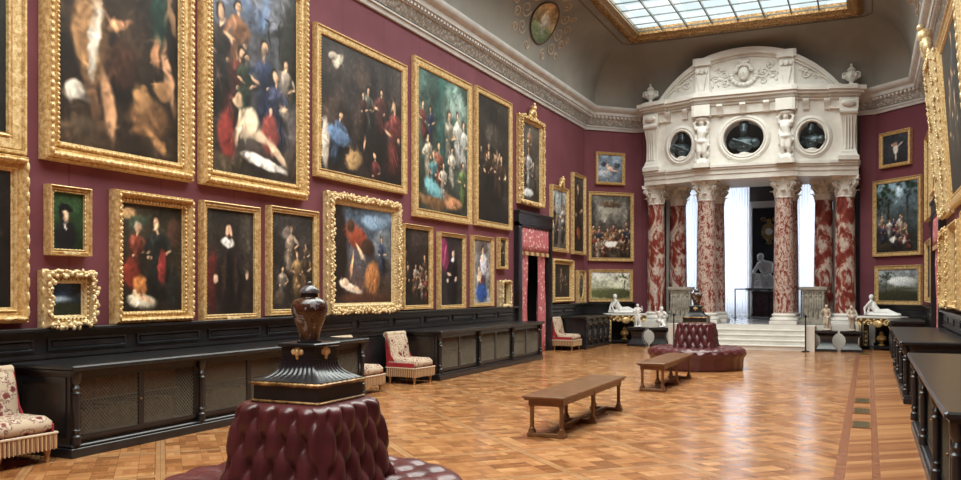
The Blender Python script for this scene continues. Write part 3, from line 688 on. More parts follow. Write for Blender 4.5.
# four small figures on black spool pedestals, two thin posts
def spool(x, label):
    r = tag(MB().loft([[(sx*w, sy*d, z) for sx, sy in ((-1,-1),(1,-1),(1,1),(-1,1))] for w, d, z in ((.26,.2,0),(.26,.2,.07),(.22,.17,.1),(.16,.13,.18),(.14,.12,.28),(.16,.13,.38),(.23,.17,.46),(.275,.21,.48),(.275,.21,.54))]).build('spool_pedestal', 'ebony', None, 40, loc=(x, 24.0, 0)), label, 'pedestal', 'black spool pedestals before the podium')
    return r
for x, lb in ((-5.98, 'black waisted pedestal at the far left before the podium'), (-5.33, 'black waisted pedestal left of the steps, nearer the steps'), (-.99, 'black waisted pedestal right of the steps, nearer the steps'), (-.38, 'black waisted pedestal at the far right before the podium')): spool(x, lb)
def statuette(x, J, mat, label, rz=0, S=.62, ex=None):
    m = MB(); figure(m, J); m.lathe([(.17,.02),(.17,.04),(.13,.06)], n=14); m.cap((.1,.1,.02), .07, (.09,.08,.32), .05)
    if ex: ex(m)
    o = m.build('marble_figure', mat, None, 180, loc=(x, 24.0, .54), rotz=rz); o.scale = (S,)*3; remesh(o, .014, 1)
    tag(o, label, 'statue')
kn = pose(head=(.02,-.08,.62), neck=(0,-.03,.52), chest=(0,0,.42), pelvis=(0,.06,.25), shl=(-.12,-.02,.5), shr=(.12,-.02,.5), ell=(-.2,-.12,.55), elr=(.18,-.14,.42), hal=(-.22,-.18,.68), har=(.1,-.24,.46), hil=(-.06,.04,.22), hir=(.06,.04,.22), knl=(-.08,-.2,.22), knr=(.1,-.14,.06), anl=(-.08,-.16,.04), anr=(.1,.12,.04), tol=(-.08,-.26,.03), tor=(.1,.2,.03))
statuette(-5.98, pose(elr=(.2,-.05,.72), har=(.18,-.12,.9), ell=(-.17,-.06,.66), hal=(-.08,-.16,.72)), 'statue_marble', 'small white marble standing figure on the leftmost black pedestal', .2, .66)
statuette(-5.33, pose(**{**kn}), 'statue_marble', 'small white marble crouching figure with a raised arm, left of the steps', .5, .85)
statuette(-.99, pose(ell=(-.16,-.08,.68), hal=(-.04,-.14,.8), head=(.03,-.04,.92)), 'beige_marble', 'beige standing putto statue just right of the steps', -.5, .68)
statuette(-.38, pose(ell=(-.18,-.1,.62), hal=(-.1,-.2,.56), elr=(.18,-.1,.62), har=(.08,-.2,.56), head=(-.02,-.05,.92)), 'beige_marble', 'beige putto statue holding a bundle, rightmost before the podium', .2, .66, lambda m: m.ell((0,-.2,.56), (.12,.08,.1)))
for x, lb in ((-4.86, 'thin black barrier post left of the steps'), (-1.47, 'thin black barrier post right of the steps')):
    tag(MB().lathe([(.1,0),(.1,.02),(.018,.04),(.018,.88),(.035,.9),(.035,.94),(0,.96)], n=12).build('barrier_post', 'iron', None, 40, loc=(x, 23.55, 0)), lb, 'post', 'thin black posts beside the steps')
# ------------------------------------------------------------------ doorways with pink curtains
def doorway(x, y, rz, side):
    r = empty('door_%d' % (1 if side == 'left' else 2), (x, y, 0), rz); r['kind'] = 'structure'
    hw = 1.2; iw = .97
    m = MB().box(-hw, -iw, -.13, 0, 0, DZ+.0).box(iw, hw, -.13, 0, 0, DZ).box(-hw, hw, -.13, 0, DZ-.1, 3.5).box(-hw-.02, hw+.02, -.16, 0, 3.46, 3.53, .01)
    for s in (-1, 1): m.box(min(s*.99, s*1.18), max(s*.99, s*1.18), -.145, 0, .2, .24).box(s*1.09-.05, s*1.09+.05, -.14, 0, .3, 3.1)
    m.box(-hw, hw, -.15, 0, 3.2, 3.24); m.build('door_frame', 'ebony', r, 0)
    lab = 'doorway in the long %s wall' % side
    p = drape(1.9, .62, 9, .02, 3, nz=4).build('embroidered_pelmet', 'brocade', None, 180, loc=(x, y, 2.56), rotz=rz)
    rows = p.data.vertices
    tag(p, 'pink embroidered pelmet across the top of the %s' % lab, 'pelmet', 'pink pelmets of the doorways')
    off = Matrix.Rotation(rz, 3, 'Z') @ Vector((0, -.1, 0)); p.location = Vector((x, y, 2.56)) + off
    fr = MB(); fr.box(-.86, .86, -.05, .02, -.02, .05)
    fo = MB()
    for k in range(38): fo.tube([(-.94+k*.051, .0, -.01), (-.94+k*.051, 0, -.1)], .016, 5)
    fo.build('fringe', 'fringe', p, 0)
    for s in (-1, 1):
        near = (s < 0)
        d = drape(.56, 3.1, 5, .05, 5+s, pinch=lambda t, s=s: (.75+.35*abs(t-.55)*1.4, s*-.02)).build('brocade_curtain', 'brocade', None, 180, loc=Vector((x, y, .01)) + Matrix.Rotation(rz, 3, 'Z') @ Vector((s*.66, -.02, 0)), rotz=rz)
        nf = near if side == 'left' else not near
        tag(d, 'pink brocade curtain on the %s side of the %s' % ('nearer' if nf else 'farther', lab), 'curtain', 'pink brocade curtains')
doorway(WL, 20.2, PI/2, 'left'); doorway(WR, 20.2, -PI/2, 'right')
# ------------------------------------------------------------------ painted canvases
def srgb2lin(c): c = np.clip(c, 0, 1); return np.where(c <= .04045, c/12.92, ((c+.055)/1.055)**2.4)
def vnoise(ny, nx, cy, cx, rng):
    cy, cx = max(2, int(cy)), max(2, int(cx)); g = rng.random((cy+2, cx+2)); y = np.linspace(0, cy, ny); x = np.linspace(0, cx, nx)
    iy, ix = y.astype(int), x.astype(int); fy, fx = y-iy, x-ix; fy = fy*fy*(3-2*fy); fx = fx*fx*(3-2*fx)
    a = g[iy][:, ix]; b = g[iy][:, ix+1]; c = g[iy+1][:, ix]; d = g[iy+1][:, ix+1]; fx = fx[None]; fy = fy[:, None]
    return (a*(1-fx)+b*fx)*(1-fy)+(c*(1-fx)+d*fx)*fy
SK = (205, 160, 122)
def paint(nx, ny, asp, ops, seed, matte=False):
    rng = np.random.default_rng(seed)
    U, V = np.meshgrid(np.linspace(0, 1, nx), np.linspace(0, 1, ny))
    U = U+.022/asp*(vnoise(ny, nx, 9, 9*asp, rng)-.5)+.016/asp*(vnoise(ny, nx, 26, 26*asp, rng)-.5); V = V+.022*(vnoise(ny, nx, 9, 9*asp, rng)-.5)+.016*(vnoise(ny, nx, 26, 26*asp, rng)-.5)
    img = np.zeros((ny, nx, 3))
    def E(cx, cy, rx, ry, an, col, soft=.35, a=1):
        dx, dy = (U-cx)*asp, V-cy; an = math.radians(an); rx = rx*asp
        p, q = dx*cos(an)+dy*sin(an), -dx*sin(an)+dy*cos(an)
        d = np.sqrt((p/rx)**2+(q/ry)**2); al = np.clip((1.08-d)/soft, 0, 1)[..., None]*a
        sh = (1+.3*np.clip(-p/rx*.6+q/ry*.5, -1, 1))[..., None]
        img[:] = img*(1-al)+np.array(col)/255*sh*al
    def L(x0, y0, x1, y1, w, col, soft=.5, a=1):
        L_ = math.hypot((x1-x0)*asp, y1-y0); E((x0+x1)/2, (y0+y1)/2, (L_/2+w)/asp, w, math.degrees(math.atan2(y1-y0, (x1-x0)*asp)), col, soft, a)
    def fig(x, y, s, col, lean=0, sk=SK, arms=1, hair=(46, 32, 24)):
        a_ = rng.choice([-1, 1]); g_ = sum(col)/3; col = tuple(g_+(c-g_)*.8 for c in col); s = s*1.06
        k = s/asp; dk = tuple(c*.4 for c in col); hl = tuple(min(255, c*1.35+16) for c in col); md = tuple(c*.75 for c in col); q = rng.uniform(-.06, .06)
        E(x+lean*k*.3+q*k, y+.24*s, .2*k, .3*s, -lean*40+q*200, dk, .6); E(x+lean*k*.3-.04*k, y+.3*s, .12*k, .28*s, -lean*40+8, md, .7)
        for f in range(4): L(x+rng.uniform(-.1, .06)*k, y+rng.uniform(.34, .5)*s, x+rng.uniform(-.17, .13)*k, y+rng.uniform(.02, .2)*s, .014*s, hl if f % 2 else dk, .9, .6)
        E(x+lean*k*.7, y+.64*s, .15*k, .16*s, -lean*40, md, .4); E(x+lean*k*.7, y+.74*s, .15*k, .07*s, 0, col, .6); E(x+lean*k*.7-.07*k, y+.7*s, .04*k, .1*s, 12, hl, .9, .6)
        if arms:
            a = 1 if rng.random() > .5 else -1
            L(x+lean*k*.7+a*.13*k, y+.74*s, x+lean*k+a*.24*k, y+.58*s, .038*s, col); L(x+lean*k+a*.23*k, y+.58*s, x+lean*k+a*.07*k, y+.53*s, .026*s, sk)
            L(x+lean*k*.7-a*.13*k, y+.72*s, x+lean*k-a*.15*k, y+.55*s, .036*s, md); E(x+lean*k-a*.1*k, y+.5*s, .034*k, .03*s, 0, sk)
        L(x+lean*k*.85, y+.8*s, x+lean*k*.95, y+.88*s, .025*s, sk); E(x+lean*k-.012*k, y+.92*s, .075*k, .088*s, 15*a_, hair, .4); E(x+lean*k, y+.9*s, .054*k, .07*s, 12*a_, sk, .4); E(x+lean*k+.02*k, y+.885*s, .02*k, .04*s, 0, tuple(c*.7 for c in sk), .9, .6)
    for o in ops:
        if o[0] == 'bg':
            t = np.clip(V*1.0, 0, 1)[..., None]; n = (vnoise(ny, nx, 4, 4*asp, rng)*.6+vnoise(ny, nx, 11, 11*asp, rng)*.4)[..., None]
            img[:] = (np.array(o[2])*(1-t)+np.array(o[1])*t)/255*(.6+.8*n)
        elif o[0] == 'e': E(*o[1:])
        elif o[0] == 'l': L(*o[1:])
        elif o[0] == 'f': fig(*o[1:])
        elif o[0] == 'crowd':
            _, n, x0, x1, y0, y1, s, pal = o
            P = sorted([(rng.uniform(y0, y1), rng.uniform(x0, x1), int(rng.integers(len(pal)))) for _ in range(n)], reverse=True)
            for yy, xx, ci in P: fig(xx, yy, s*rng.uniform(.8, 1.15), pal[ci], rng.uniform(-.15, .15))
        elif o[0] == 'tree':
            _, x, y, s, c = o; L(x, y, x, y+s*.6, .03*s, (50, 36, 24))
            for _ in range(26): a, b = rng.normal(0, .2), rng.normal(0, .14); E(x+a*s/asp, y+s*(.75+b), .07*s/asp, .06*s, 0, tuple(q*rng.uniform(.6, 1.25) for q in c), .7, .8)
        elif o[0] == 'scumble':
            _, n, x0, x1, y0, y1, r, pal = o
            for _ in range(n): c = pal[int(rng.integers(len(pal)))]; E(rng.uniform(x0, x1), rng.uniform(y0, y1), r/asp*rng.uniform(.5, 1.5), r*rng.uniform(.5, 1.5), rng.uniform(0, 180), c, .8, .6)
    for _ in range(420):
        cx, cy = rng.random(), rng.random(); c = img[min(ny-1, int(cy*ny)), min(nx-1, int(cx*nx))]*255*rng.uniform(.62, 1.42)
        r = rng.uniform(.008, .02); E(cx, cy, r*rng.uniform(1.5, 4)/asp, r, rng.uniform(0, 180), tuple(c), .9, .65)
    n = (vnoise(ny, nx, 40, 40*asp, rng)-.5)[..., None]
    img = img*(1+.2*n); g = img.mean(-1, keepdims=True); img = g+(img-g)*.82; img = .5*img+.5*img*np.clip(.55+1.4*g, .5, 1.3)
    return srgb2lin(np.clip(img, 0, 1))
def canvas_mesh(name, w, h, img, y=0, mat='painted', parent=None, z0=0, warp=None, mask=None):
    ny, nx = img.shape[:2]
    X, Z = np.meshgrid(np.linspace(-w/2, w/2, nx), np.linspace(z0, z0+h, ny)); co = np.stack([X, np.full_like(X, y), Z], -1).reshape(-1, 3)
    if warp is not None: co = np.array([warp(x, z) for x, _, z in co])
    a = np.arange(nx*ny).reshape(ny, nx); q = np.stack([a[:-1, :-1], a[:-1, 1:], a[1:, 1:], a[1:, :-1]], -1).reshape(-1, 4)
    if mask is not None: q = q[mask(X, Z)[:-1, :-1].reshape(-1)]
    me = bpy.data.meshes.new(name); me.from_pydata(co.tolist(), [], q.tolist()); me.update()
    at = me.color_attributes.new('Col', 'FLOAT_COLOR', 'POINT'); c = np.ones((ny*nx, 4), np.float32); c[:, :3] = img.reshape(-1, 3); at.data.foreach_set('color', c.ravel())
    me.materials.append(M[mat]); o = bpy.data.objects.new(name, me); COL.objects.link(o)
    if parent is not None: o.parent = parent
    return o
PROF = {   # (inset fraction of width, outwards)
 'plain': [(0,0),(0,.075),(.05,.105),(.16,.11),(.22,.085),(.27,.06),(.31,.06),(.36,.082),(.5,.088),(.62,.07),(.68,.05),(.73,.05),(.78,.075),(.86,.07),(.9,.04),(1,.035),(1,0)],
 'carved': [(0,0),(0,.08),(.07,.11),(.13,.1),(.18,.13),(.3,.15),(.4,.13),(.45,.085),(.52,.07),(.6,.08),(.66,.06),(.72,.06),(.78,.09),(.86,.075),(.9,.045),(1,.04),(1,0)],
 'flat': [(0,0),(0,.06),(.07,.09),(.16,.09),(.2,.065),(.24,.05),(.28,.068),(.68,.058),(.72,.042),(.76,.042),(.8,.068),(.88,.06),(.92,.035),(1,.032),(1,0)]}
fseed = [0]
def painting(loc, rz, w, h, fw, style, label, ops, group, mat='gold', plate=0, crest=0, pix=55, oval=False, lean=0, name='framed_painting'):
    fseed[0] += 1; rnd = random.Random(fseed[0]*13)
    r = empty(name, loc, rz, label, 'painting', group)
    if lean: r.rotation_euler = (lean, 0, rz)
    ky = 1.0 if style != 'ornate' else 1.1
    pr = PROF['carved' if style == 'ornate' else style if style in PROF else 'plain']
    m = MB().rectsweep(w, h, [(a*fw, b*ky) for a, b in pr]); f = m.build('frame', mat, r, 30)
    o = MB(); P = 2*(w+h)
    def walk(ins, step, fn):
        W2, H2 = w-2*ins, h-2*ins
        for (x0, z0, x1, z1) in ((-W2/2, ins, W2/2, ins), (W2/2, ins, W2/2, h-ins), (W2/2, h-ins, -W2/2, h-ins), (-W2/2, h-ins, -W2/2, ins)):
            L = math.hypot(x1-x0, z1-z0); n = max(2, round(L/step))
            for k in range(n): t = (k+.5)/n; fn(x0+(x1-x0)*t, z0+(z1-z0)*t, abs(x1-x0) > .01, k)
    far = pix < 40
    if style in ('plain', 'flat'):
        if not far: walk(fw*.84, .045, lambda x, z, hz, k: o.ell((x, -.068, z), (.019 if hz else .008, .01, .008 if hz else .019), 5, 4))
    elif style == 'carved':
        walk(fw*.28, .075 if not far else .14, lambda x, z, hz, k: o.ell((x, -.142, z), ((.034 if not far else .06) if hz else fw*.13, .02, fw*.13 if hz else (.034 if not far else .06)), 6, 4))
        if not far: walk(fw*.8, .05, lambda x, z, hz, k: o.ell((x, -.088, z), (.02, .012, .02), 5, 4))
    elif style == 'ornate':
        gk = 1 if not far else 1.3
        def fn(x, z, hz, k):
            j = rnd.uniform(-.28, .3)*fw; o.ell((x+(0 if hz else j), -.145-rnd.uniform(0, .02), z+(j if hz else 0)), (rnd.uniform(.014, .034)*gk, .022, rnd.uniform(.014, .034)*gk), 6, 4)
        walk(fw*.3, .02 if not far else .05, fn); walk(fw*.7, .05 if not far else .1, lambda x, z, hz, k: o.ell((x, -.1, z), (.016, .016, .016), 5, 4))
        def ed(x, z, hz, k):
            if k % 3 == 0: o.ell((x, -.08, z), (.05 if hz else .018, .03, .018 if hz else .05), 6, 4)
        walk(.004, .06, ed)
    if crest:
        for k in range(7): t = (k-3)/3; o.ell((t*crest*.6, -.12, h+crest*.5*(1-t*t)), (crest*.2, .05+crest*.12*(1-t*t), crest*.22), 7, 5)
        o.ell((0, -.13, h+crest*.75), (crest*.2, .06+crest*.13, crest*.25), 8, 6); o.ell((0, -.13-crest*.1, h+crest*1.02), (crest*.13, crest*.12, crest*.13), 8, 6)
    if o.v: o.build('carved_ornament', mat, f, 180)
    cw, chh = w-2*fw, h-2*fw; asp = cw/chh
    nx, ny = max(12, int(cw*pix)), max(14, int(chh*pix)); img = paint(nx, ny, asp, ops, fseed[0])
    canvas_mesh('canvas', cw+.02, chh+.02, img, -.04, 'painted', r, fw-.01)
    if oval:
        z = h/2; ri = [[(cw/2*.8*cos(t)*s, -.045-d, z+chh/2*.86*sin(t)*s) for t in [2*PI*k/28 for k in range(28)]] for s, d in ((1,0),(1.02,.02),(1.3,.012))]
        MB().loft(ri, cap=False).build('oval_slip', mat, r, 60)
    if plate: MB().box(-plate/2, plate/2, -.115, -.1, fw*.12, fw*.45, .004).build('name_plate', 'pale_gold', r, 0)
    return r
BRN = [(52,38,28),(70,50,36),(38,30,26),(88,66,46)]
def wallrect(side, u0, u1, vt, vb, X=None):
    """photo rectangle on a wall: left edge read on the wall plane, right edge on the frame's front"""
    if side == 'L':
        Y0, Y1 = dep(u0, WL), dep(u1, WL+.1); zt, zb = zat(u0, vt, Y0), zat(u0, vb, Y0); return (WL+.004, (Y0+Y1)/2, zb), PI/2, abs(Y1-Y0), zt-zb
TOP, LOW = 'large paintings of the upper row on the left wall', 'paintings of the lower row on the left wall'
# name, u0, u1, v-top, v-bottom, frame width, style, label, ops, group, extra
sky = lambda a, b: ('bg', a, b)
LW = [
 (38,194,None,159,.24,'carved','large dark painting of striding figures and animals, second from left in the upper row',
  [('bg',(34,26,22),(48,36,27)),('scumble',30,0,1,0,.9,.12,BRN),('e',.25,.5,.13,.24,8,(136,98,62)),('e',.2,.4,.1,.16,12,(150,108,66)),('l',.34,.3,.4,.06,.035,(186,134,92)),('l',.22,.34,.28,.1,.03,(120,84,56)),('l',.3,.6,.24,.28,.03,(206,196,178)),('e',.12,.22,.1,.04,20,(196,186,168)),('e',.36,.72,.05,.045,0,(200,148,108)),('e',.34,.76,.05,.03,10,(46,30,22)),('l',.22,.68,.14,.86,.035,(196,146,104)),('l',.4,.5,.56,.55,.022,(178,124,84)),
   ('e',.82,.64,.1,.16,-8,(30,58,48)),('e',.78,.78,.12,.08,20,(46,88,66)),('l',.66,.7,.78,.76,.03,(210,158,114)),('e',.6,.72,.07,.035,10,(170,140,108)),('l',.86,.52,.95,.22,.03,(196,142,100)),('l',.78,.52,.8,.4,.03,(170,116,76)),('l',.9,.75,.98,.55,.025,(150,110,76)),('e',.72,.16,.2,.1,-10,(118,80,48)),('e',.66,.24,.09,.06,0,(166,118,70)),('e',.86,.3,.09,.05,0,(150,106,64)),('l',.7,.12,.86,.04,.025,(160,112,66)),('e',.5,.36,.15,.12,0,(78,48,34)),('e',.16,.08,.14,.04,0,(86,68,50))], {}),
 (197,308,None,184,.24,'carved','large painting of robed figures mourning a pale reclining body under blue sky',
  [('bg',(92,104,124),(70,56,46)),('e',.45,.86,.24,.14,-30,(112,146,196)),('scumble',16,0,1,.55,1,.1,[(96,92,98),(120,120,128),(70,66,70)]),('e',.92,.7,.16,.3,0,(44,42,36)),('l',.66,.85,.66,.62,.01,(50,40,34)),('l',.6,.82,.73,.82,.008,(50,40,34)),('l',.78,.88,.78,.64,.01,(46,38,32)),('f',.1,.28,.5,(70,54,48)),('f',.3,.42,.42,(168,100,56)),('f',.2,.2,.42,(122,48,40),.2),('f',.34,.28,.32,(62,84,60),.1),('f',.86,.3,.34,(170,150,130)),('f',.66,.22,.46,(48,62,108),-.1),('f',.8,.14,.42,(58,66,104),-.1),('e',.66,.24,.12,.12,0,(150,66,58)),('e',.16,.18,.1,.14,0,(150,52,44)),('e',.4,.27,.12,.09,-50,(222,196,160)),('l',.44,.24,.66,.2,.035,(214,184,150)),('l',.64,.2,.86,.09,.025,(206,174,140)),('l',.32,.32,.26,.14,.018,(210,176,140)),('e',.3,.37,.06,.035,0,(200,160,124)),('e',.6,.08,.3,.03,-8,(228,222,214)),('e',.2,.05,.3,.05,0,(76,62,46))], {'plate':.34}),
 (312,408,22,176,.17,'flat','large dark scene with a blue robed kneeling figure and a tall red robed one',
  [('bg',(62,54,52),(44,34,30)),('scumble',24,0,.7,.3,1,.12,[(84,66,58),(64,56,54),(96,74,62)]),('e',.2,.86,.08,.05,30,(196,182,160)),('e',.14,.88,.05,.04,0,(176,160,140)),('l',.62,.95,.62,.5,.06,(44,38,38)),('l',.8,1,.8,.4,.05,(50,44,42)),('e',.62,.28,.2,.22,0,(40,32,30)),('f',.56,.36,.36,(96,96,84)),('f',.72,.36,.4,(120,54,48)),('f',.5,.38,.3,(86,50,42)),('f',.9,.04,.66,(160,58,50)),('f',.16,.06,.4,(64,90,130),.2),('e',.2,.28,.16,.08,-10,(84,112,150)),('e',.38,.12,.12,.08,20,(170,132,84)),('l',.5,.22,.52,.34,.018,(196,150,110)),('f',.64,-.16,.38,(130,50,44)),('e',.06,.2,.05,.2,0,(190,176,160))], {}),
 (411,473,55,216,.2,'flat','large crowded painting with green drapery and pale draped figures, upper row of the left wall',
  [('bg',(70,100,92),(60,62,52)),('l',.45,1,.5,.4,.12,(52,104,96)),('e',.75,.85,.25,.14,-20,(136,160,150)),('scumble',20,0,1,.5,1,.08,[(60,96,88),(96,120,108),(44,60,56)]),('f',.1,.5,.26,(170,60,52)),('f',.24,.48,.26,(52,56,110)),('f',.8,.36,.42,(216,212,198)),('f',.62,.34,.42,(150,140,120)),('f',.92,.3,.42,(200,200,190)),('f',.68,.2,.3,(210,196,170)),('f',.9,.06,.34,(110,140,60)),('f',.2,.2,.34,(200,180,150)),('f',.4,.16,.34,(190,84,56)),('f',.3,.08,.34,(70,140,150)),('f',.5,.06,.3,(206,190,166)),('e',.3,.16,.2,.07,-20,(100,160,170)),('e',.3,.06,.3,.05,0,(120,84,52)),('e',.7,.08,.2,.06,0,(180,120,80))], {}),
 (473,513,85,225,.16,'flat','tall very dark painting with faint brown figures, upper row beside the small ornate frame',
  [('bg',(56,50,44),(42,32,26)),('crowd',10,.1,.9,.1,.4,.36,[(84,56,38),(64,46,34),(100,68,44)]),('e',.5,.7,.3,.1,0,(70,62,54))], {}),
 (516,543,113,203,.15,'ornate','narrow painting of pale figures in a crested carved gilt frame above the left doorway',
  [('bg',(84,78,72),(56,48,42)),('f',.5,.5,.45,(170,110,80)),('f',.45,.12,.55,(170,166,164)),('f',.7,.1,.4,(90,84,80)),('e',.4,.1,.3,.06,0,(190,190,190)),('f',.25,.14,.4,(110,90,74))], {'crest':.34}),
 (549,569,184,251,.13,'plain','tall painting with pale standing figures under a low gilt crest, right of the doorway',
  [('bg',(150,160,164),(90,80,70)),('l',.2,1,.2,.5,.04,(86,80,76)),('l',.7,1,.7,.5,.06,(96,92,90)),('crowd',8,.1,.9,.05,.3,.45,[(120,110,110),(196,190,184),(84,60,56),(60,66,70)])], {'crest':.25}),
 (570.5,586,172,254,.12,'plain','narrow dark portrait of a standing figure in red, at the end of the left wall',
  [('bg',(64,60,64),(50,36,28)),('f',.5,.05,.85,(70,44,42)),('e',.5,.25,.2,.1,0,(160,70,48))], {}),
 (549,573,258,303,.17,'carved','deep framed dark painting of a standing figure beside the oval portrait',
  [('bg',(58,54,50),(38,32,28)),('f',.5,.06,.8,(130,100,74)),('f',.75,.05,.6,(90,70,54))], {}),
 (575.5,586,270,303,.09,'plain','small portrait in an oval gilt slip at the very end of the left wall',
  [('bg',(110,104,100),(80,70,62)),('f',.5,.1,.75,(70,76,84))], {'oval':True}),
 (43,92,184,255,.085,'plain','small portrait with a green background and a black broad hat, on the left wall',
  [('bg',(46,78,42),(34,62,36)),('e',.42,.22,.4,.3,0,(24,24,28)),('e',.4,.38,.26,.12,-10,(30,30,34)),('l',.38,.46,.46,.34,.022,(214,204,190)),('e',.36,.66,.16,.1,0,(18,18,20)),('e',.34,.56,.07,.1,0,(36,26,22)),('e',.45,.58,.1,.115,0,(212,172,138)),('e',.44,.71,.28,.055,-8,(16,16,18)),('e',.42,.76,.16,.06,-4,(20,20,22))], {'plate':.2}),
 (37,95,270,329,.15,'ornate','small blue sky landscape with a dark tree in a heavily carved pale gilt frame',
  [('bg',(46,78,128),(40,46,34)),('e',.3,.5,.5,.12,0,(150,176,196),.8),('e',.5,.2,.7,.22,0,(40,50,34)),('tree',.85,.3,.6,(40,44,26)),('scumble',10,0,1,0,.3,.08,[(60,62,36),(30,36,26)]),('l',.2,.44,.4,.44,.01,(120,140,150))], {'mat':'pale_gold'}),
 (108.5,193,189,324,.15,'carved','painting of two robed figures over a pale infant, wide gold frame, lower row',
  [('bg',(66,60,44),(46,36,28)),('e',.14,.9,.12,.06,0,(206,164,110)),('e',.3,.84,.2,.06,15,(70,84,62)),('l',.55,.95,.55,.5,.03,(52,44,36)),('e',.85,.75,.12,.16,0,(84,56,44)),('f',.18,.2,.6,(156,58,36),.12,(190,140,104),1,(150,140,126)),('e',.16,.35,.14,.16,0,(140,48,32)),('f',.66,.1,.76,(44,50,46),-.1),('e',.66,.42,.08,.18,0,(146,46,42)),('e',.3,.24,.12,.1,0,(186,110,52)),('e',.34,.1,.24,.07,-8,(200,188,162)),('e',.3,.14,.08,.04,20,(222,178,138)),('l',.34,.14,.5,.08,.022,(220,174,134)),('e',.22,.17,.035,.035,0,(216,170,130)),('e',.85,.2,.12,.2,0,(36,40,38))], {'plate':.3}),
 (197.5,260.5,200,322,.11,'plain','portrait of a bearded person in a black fur-edged robe beside a red chair, lower row',
  [('bg',(60,54,48),(50,38,32)),('l',.82,1,.82,.5,.1,(74,66,58)),('e',.14,.3,.12,.36,0,(90,34,30)),('e',.5,.28,.3,.38,0,(28,24,24)),('l',.4,.62,.34,.1,.035,(66,46,36)),('l',.62,.62,.62,.1,.035,(58,42,34)),('l',.5,.6,.52,.2,.03,(24,22,24)),('e',.46,.69,.14,.05,-5,(214,210,204)),('e',.48,.83,.1,.06,0,(44,32,26)),('e',.48,.79,.075,.07,0,(206,160,128)),('e',.48,.745,.045,.022,0,(96,62,46)),('e',.2,.34,.05,.05,0,(206,168,138)),('e',.86,.38,.04,.05,0,(200,160,130))], {'plate':.26}),
 (264.5,319,205,316,.11,'plain','dark painting of pale twisting small figures, directly behind the lacquer vase, lower row',
  [('bg',(60,56,54),(44,38,34)),('f',.4,.36,.5,(180,150,120),.1),('e',.36,.8,.12,.06,30,(120,106,96)),('f',.62,.1,.5,(170,124,66)),('f',.8,.16,.45,(140,96,60)),('f',.26,.04,.4,(150,130,108)),('e',.2,.12,.12,.08,0,(90,74,60)),('f',.82,.4,.3,(110,84,64))], {}),
 (322.5,399,191,315,.2,'ornate','painting of a red bending figure against blue sky in a wide scrolled gilt frame',
  [('bg',(84,112,142),(76,46,32)),('e',.1,.5,.16,.6,0,(48,36,32)),('e',.85,.62,.2,.2,0,(96,104,112)),('e',.7,.86,.24,.08,0,(120,150,180)),('e',.4,.68,.22,.14,-25,(156,66,42)),('e',.58,.58,.12,.1,0,(70,48,38)),('e',.3,.8,.07,.06,0,(90,60,44)),('l',.4,.6,.52,.46,.03,(222,190,150)),('l',.34,.52,.3,.28,.03,(206,150,104)),('e',.66,.26,.14,.2,-12,(168,106,56)),('l',.72,.4,.66,.1,.03,(150,88,48)),('f',.82,.3,.4,(60,76,120)),('e',.3,.16,.2,.05,-15,(226,206,184)),('e',.22,.22,.06,.05,0,(222,190,160)),('l',.3,.18,.46,.12,.02,(220,184,152)),('e',.6,.05,.5,.05,0,(84,48,34))], {'mat':'pale_gold'}),
 (399.5,433,223,310,.1,'plain','dark painting of small brown figures, right of the wide scrolled frame',
  [('bg',(56,46,42),(40,32,28)),('crowd',12,.05,.95,0,.4,.34,[(130,80,50),(84,60,46),(60,50,46),(150,60,44),(170,150,130)])], {}),
 (436,466,231.5,309.5,.1,'plain','portrait of a black robed figure beside a magenta curtain, lower row',
  [('bg',(60,50,52),(44,36,38)),('e',.2,.76,.2,.3,15,(140,44,84)),('l',.3,.9,.1,.5,.03,(176,74,112)),('f',.6,-.06,.86,(30,26,36),0,(206,170,150),1),('e',.58,.67,.07,.04,0,(214,210,206)),('e',.34,.36,.05,.03,0,(206,180,160)),('e',.7,.36,.05,.03,0,(206,180,160))], {}),
 (469.5,494,235,307,.1,'plain','small painting of a seated figure in bright blue robes holding an infant',
  [('bg',(120,116,116),(130,130,140)),('e',.5,.86,.4,.12,0,(96,84,80)),('f',.55,.06,.8,(150,56,70)),('e',.5,.16,.34,.16,0,(30,76,160)),('e',.6,.62,.2,.2,0,(186,190,204)),('e',.54,.72,.09,.06,0,(224,186,150)),('e',.36,.42,.14,.08,40,(226,188,152)),('e',.34,.53,.06,.04,0,(222,182,146))], {}),
 (496,508,237,269,.07,'plain','small dark upright portrait beside the black doorway, upper of a stacked pair',
  [('bg',(56,50,46),(34,30,28)),('f',.5,.02,.85,(64,50,44))], {}),
 (496.5,509.5,280.5,307,.075,'ornate','tiny dark portrait in a scalloped pale gilt frame, just left of the left doorway',
  [('bg',(80,84,78),(50,54,50)),('f',.5,.0,.8,(44,50,48))], {'mat':'pale_gold'}),
]
for u0, u1, vt, vb, fw, stl, lb, ops, ex in LW:
    loc, rz, w, h = wallrect('L', u0, u1, vt if vt is not None else 0, vb); fw *= .9
    if vt is None: h = 6.1-loc[2]
    up = loc[2] > 2.5
    painting(loc, rz, w, h, fw, stl, lb, ops, TOP if up else LOW, pix=(70 if loc[1] < 13 else 50), **ex)
yr = dep(29, WL+.1)
painting((WL+.004, yr-1.1, 2.94), PI/2, 2.2, 3.1, .22, 'flat', 'dark large painting cut off by the left edge of view, upper row', [('bg',(44,44,40),(38,36,34)),('crowd',5,.1,.8,.1,.4,.5,[(70,64,56),(60,70,60),(100,84,64)])], TOP, pix=30)
painting((WL+.004, yr-.75, 1.27), PI/2, 1.5, 1.66, .16, 'carved', 'dark painting cut off by the left edge of view, lower row', [('bg',(40,34,32),(30,26,26)),('f',.7,.1,.7,(60,48,44))], LOW, pix=30)
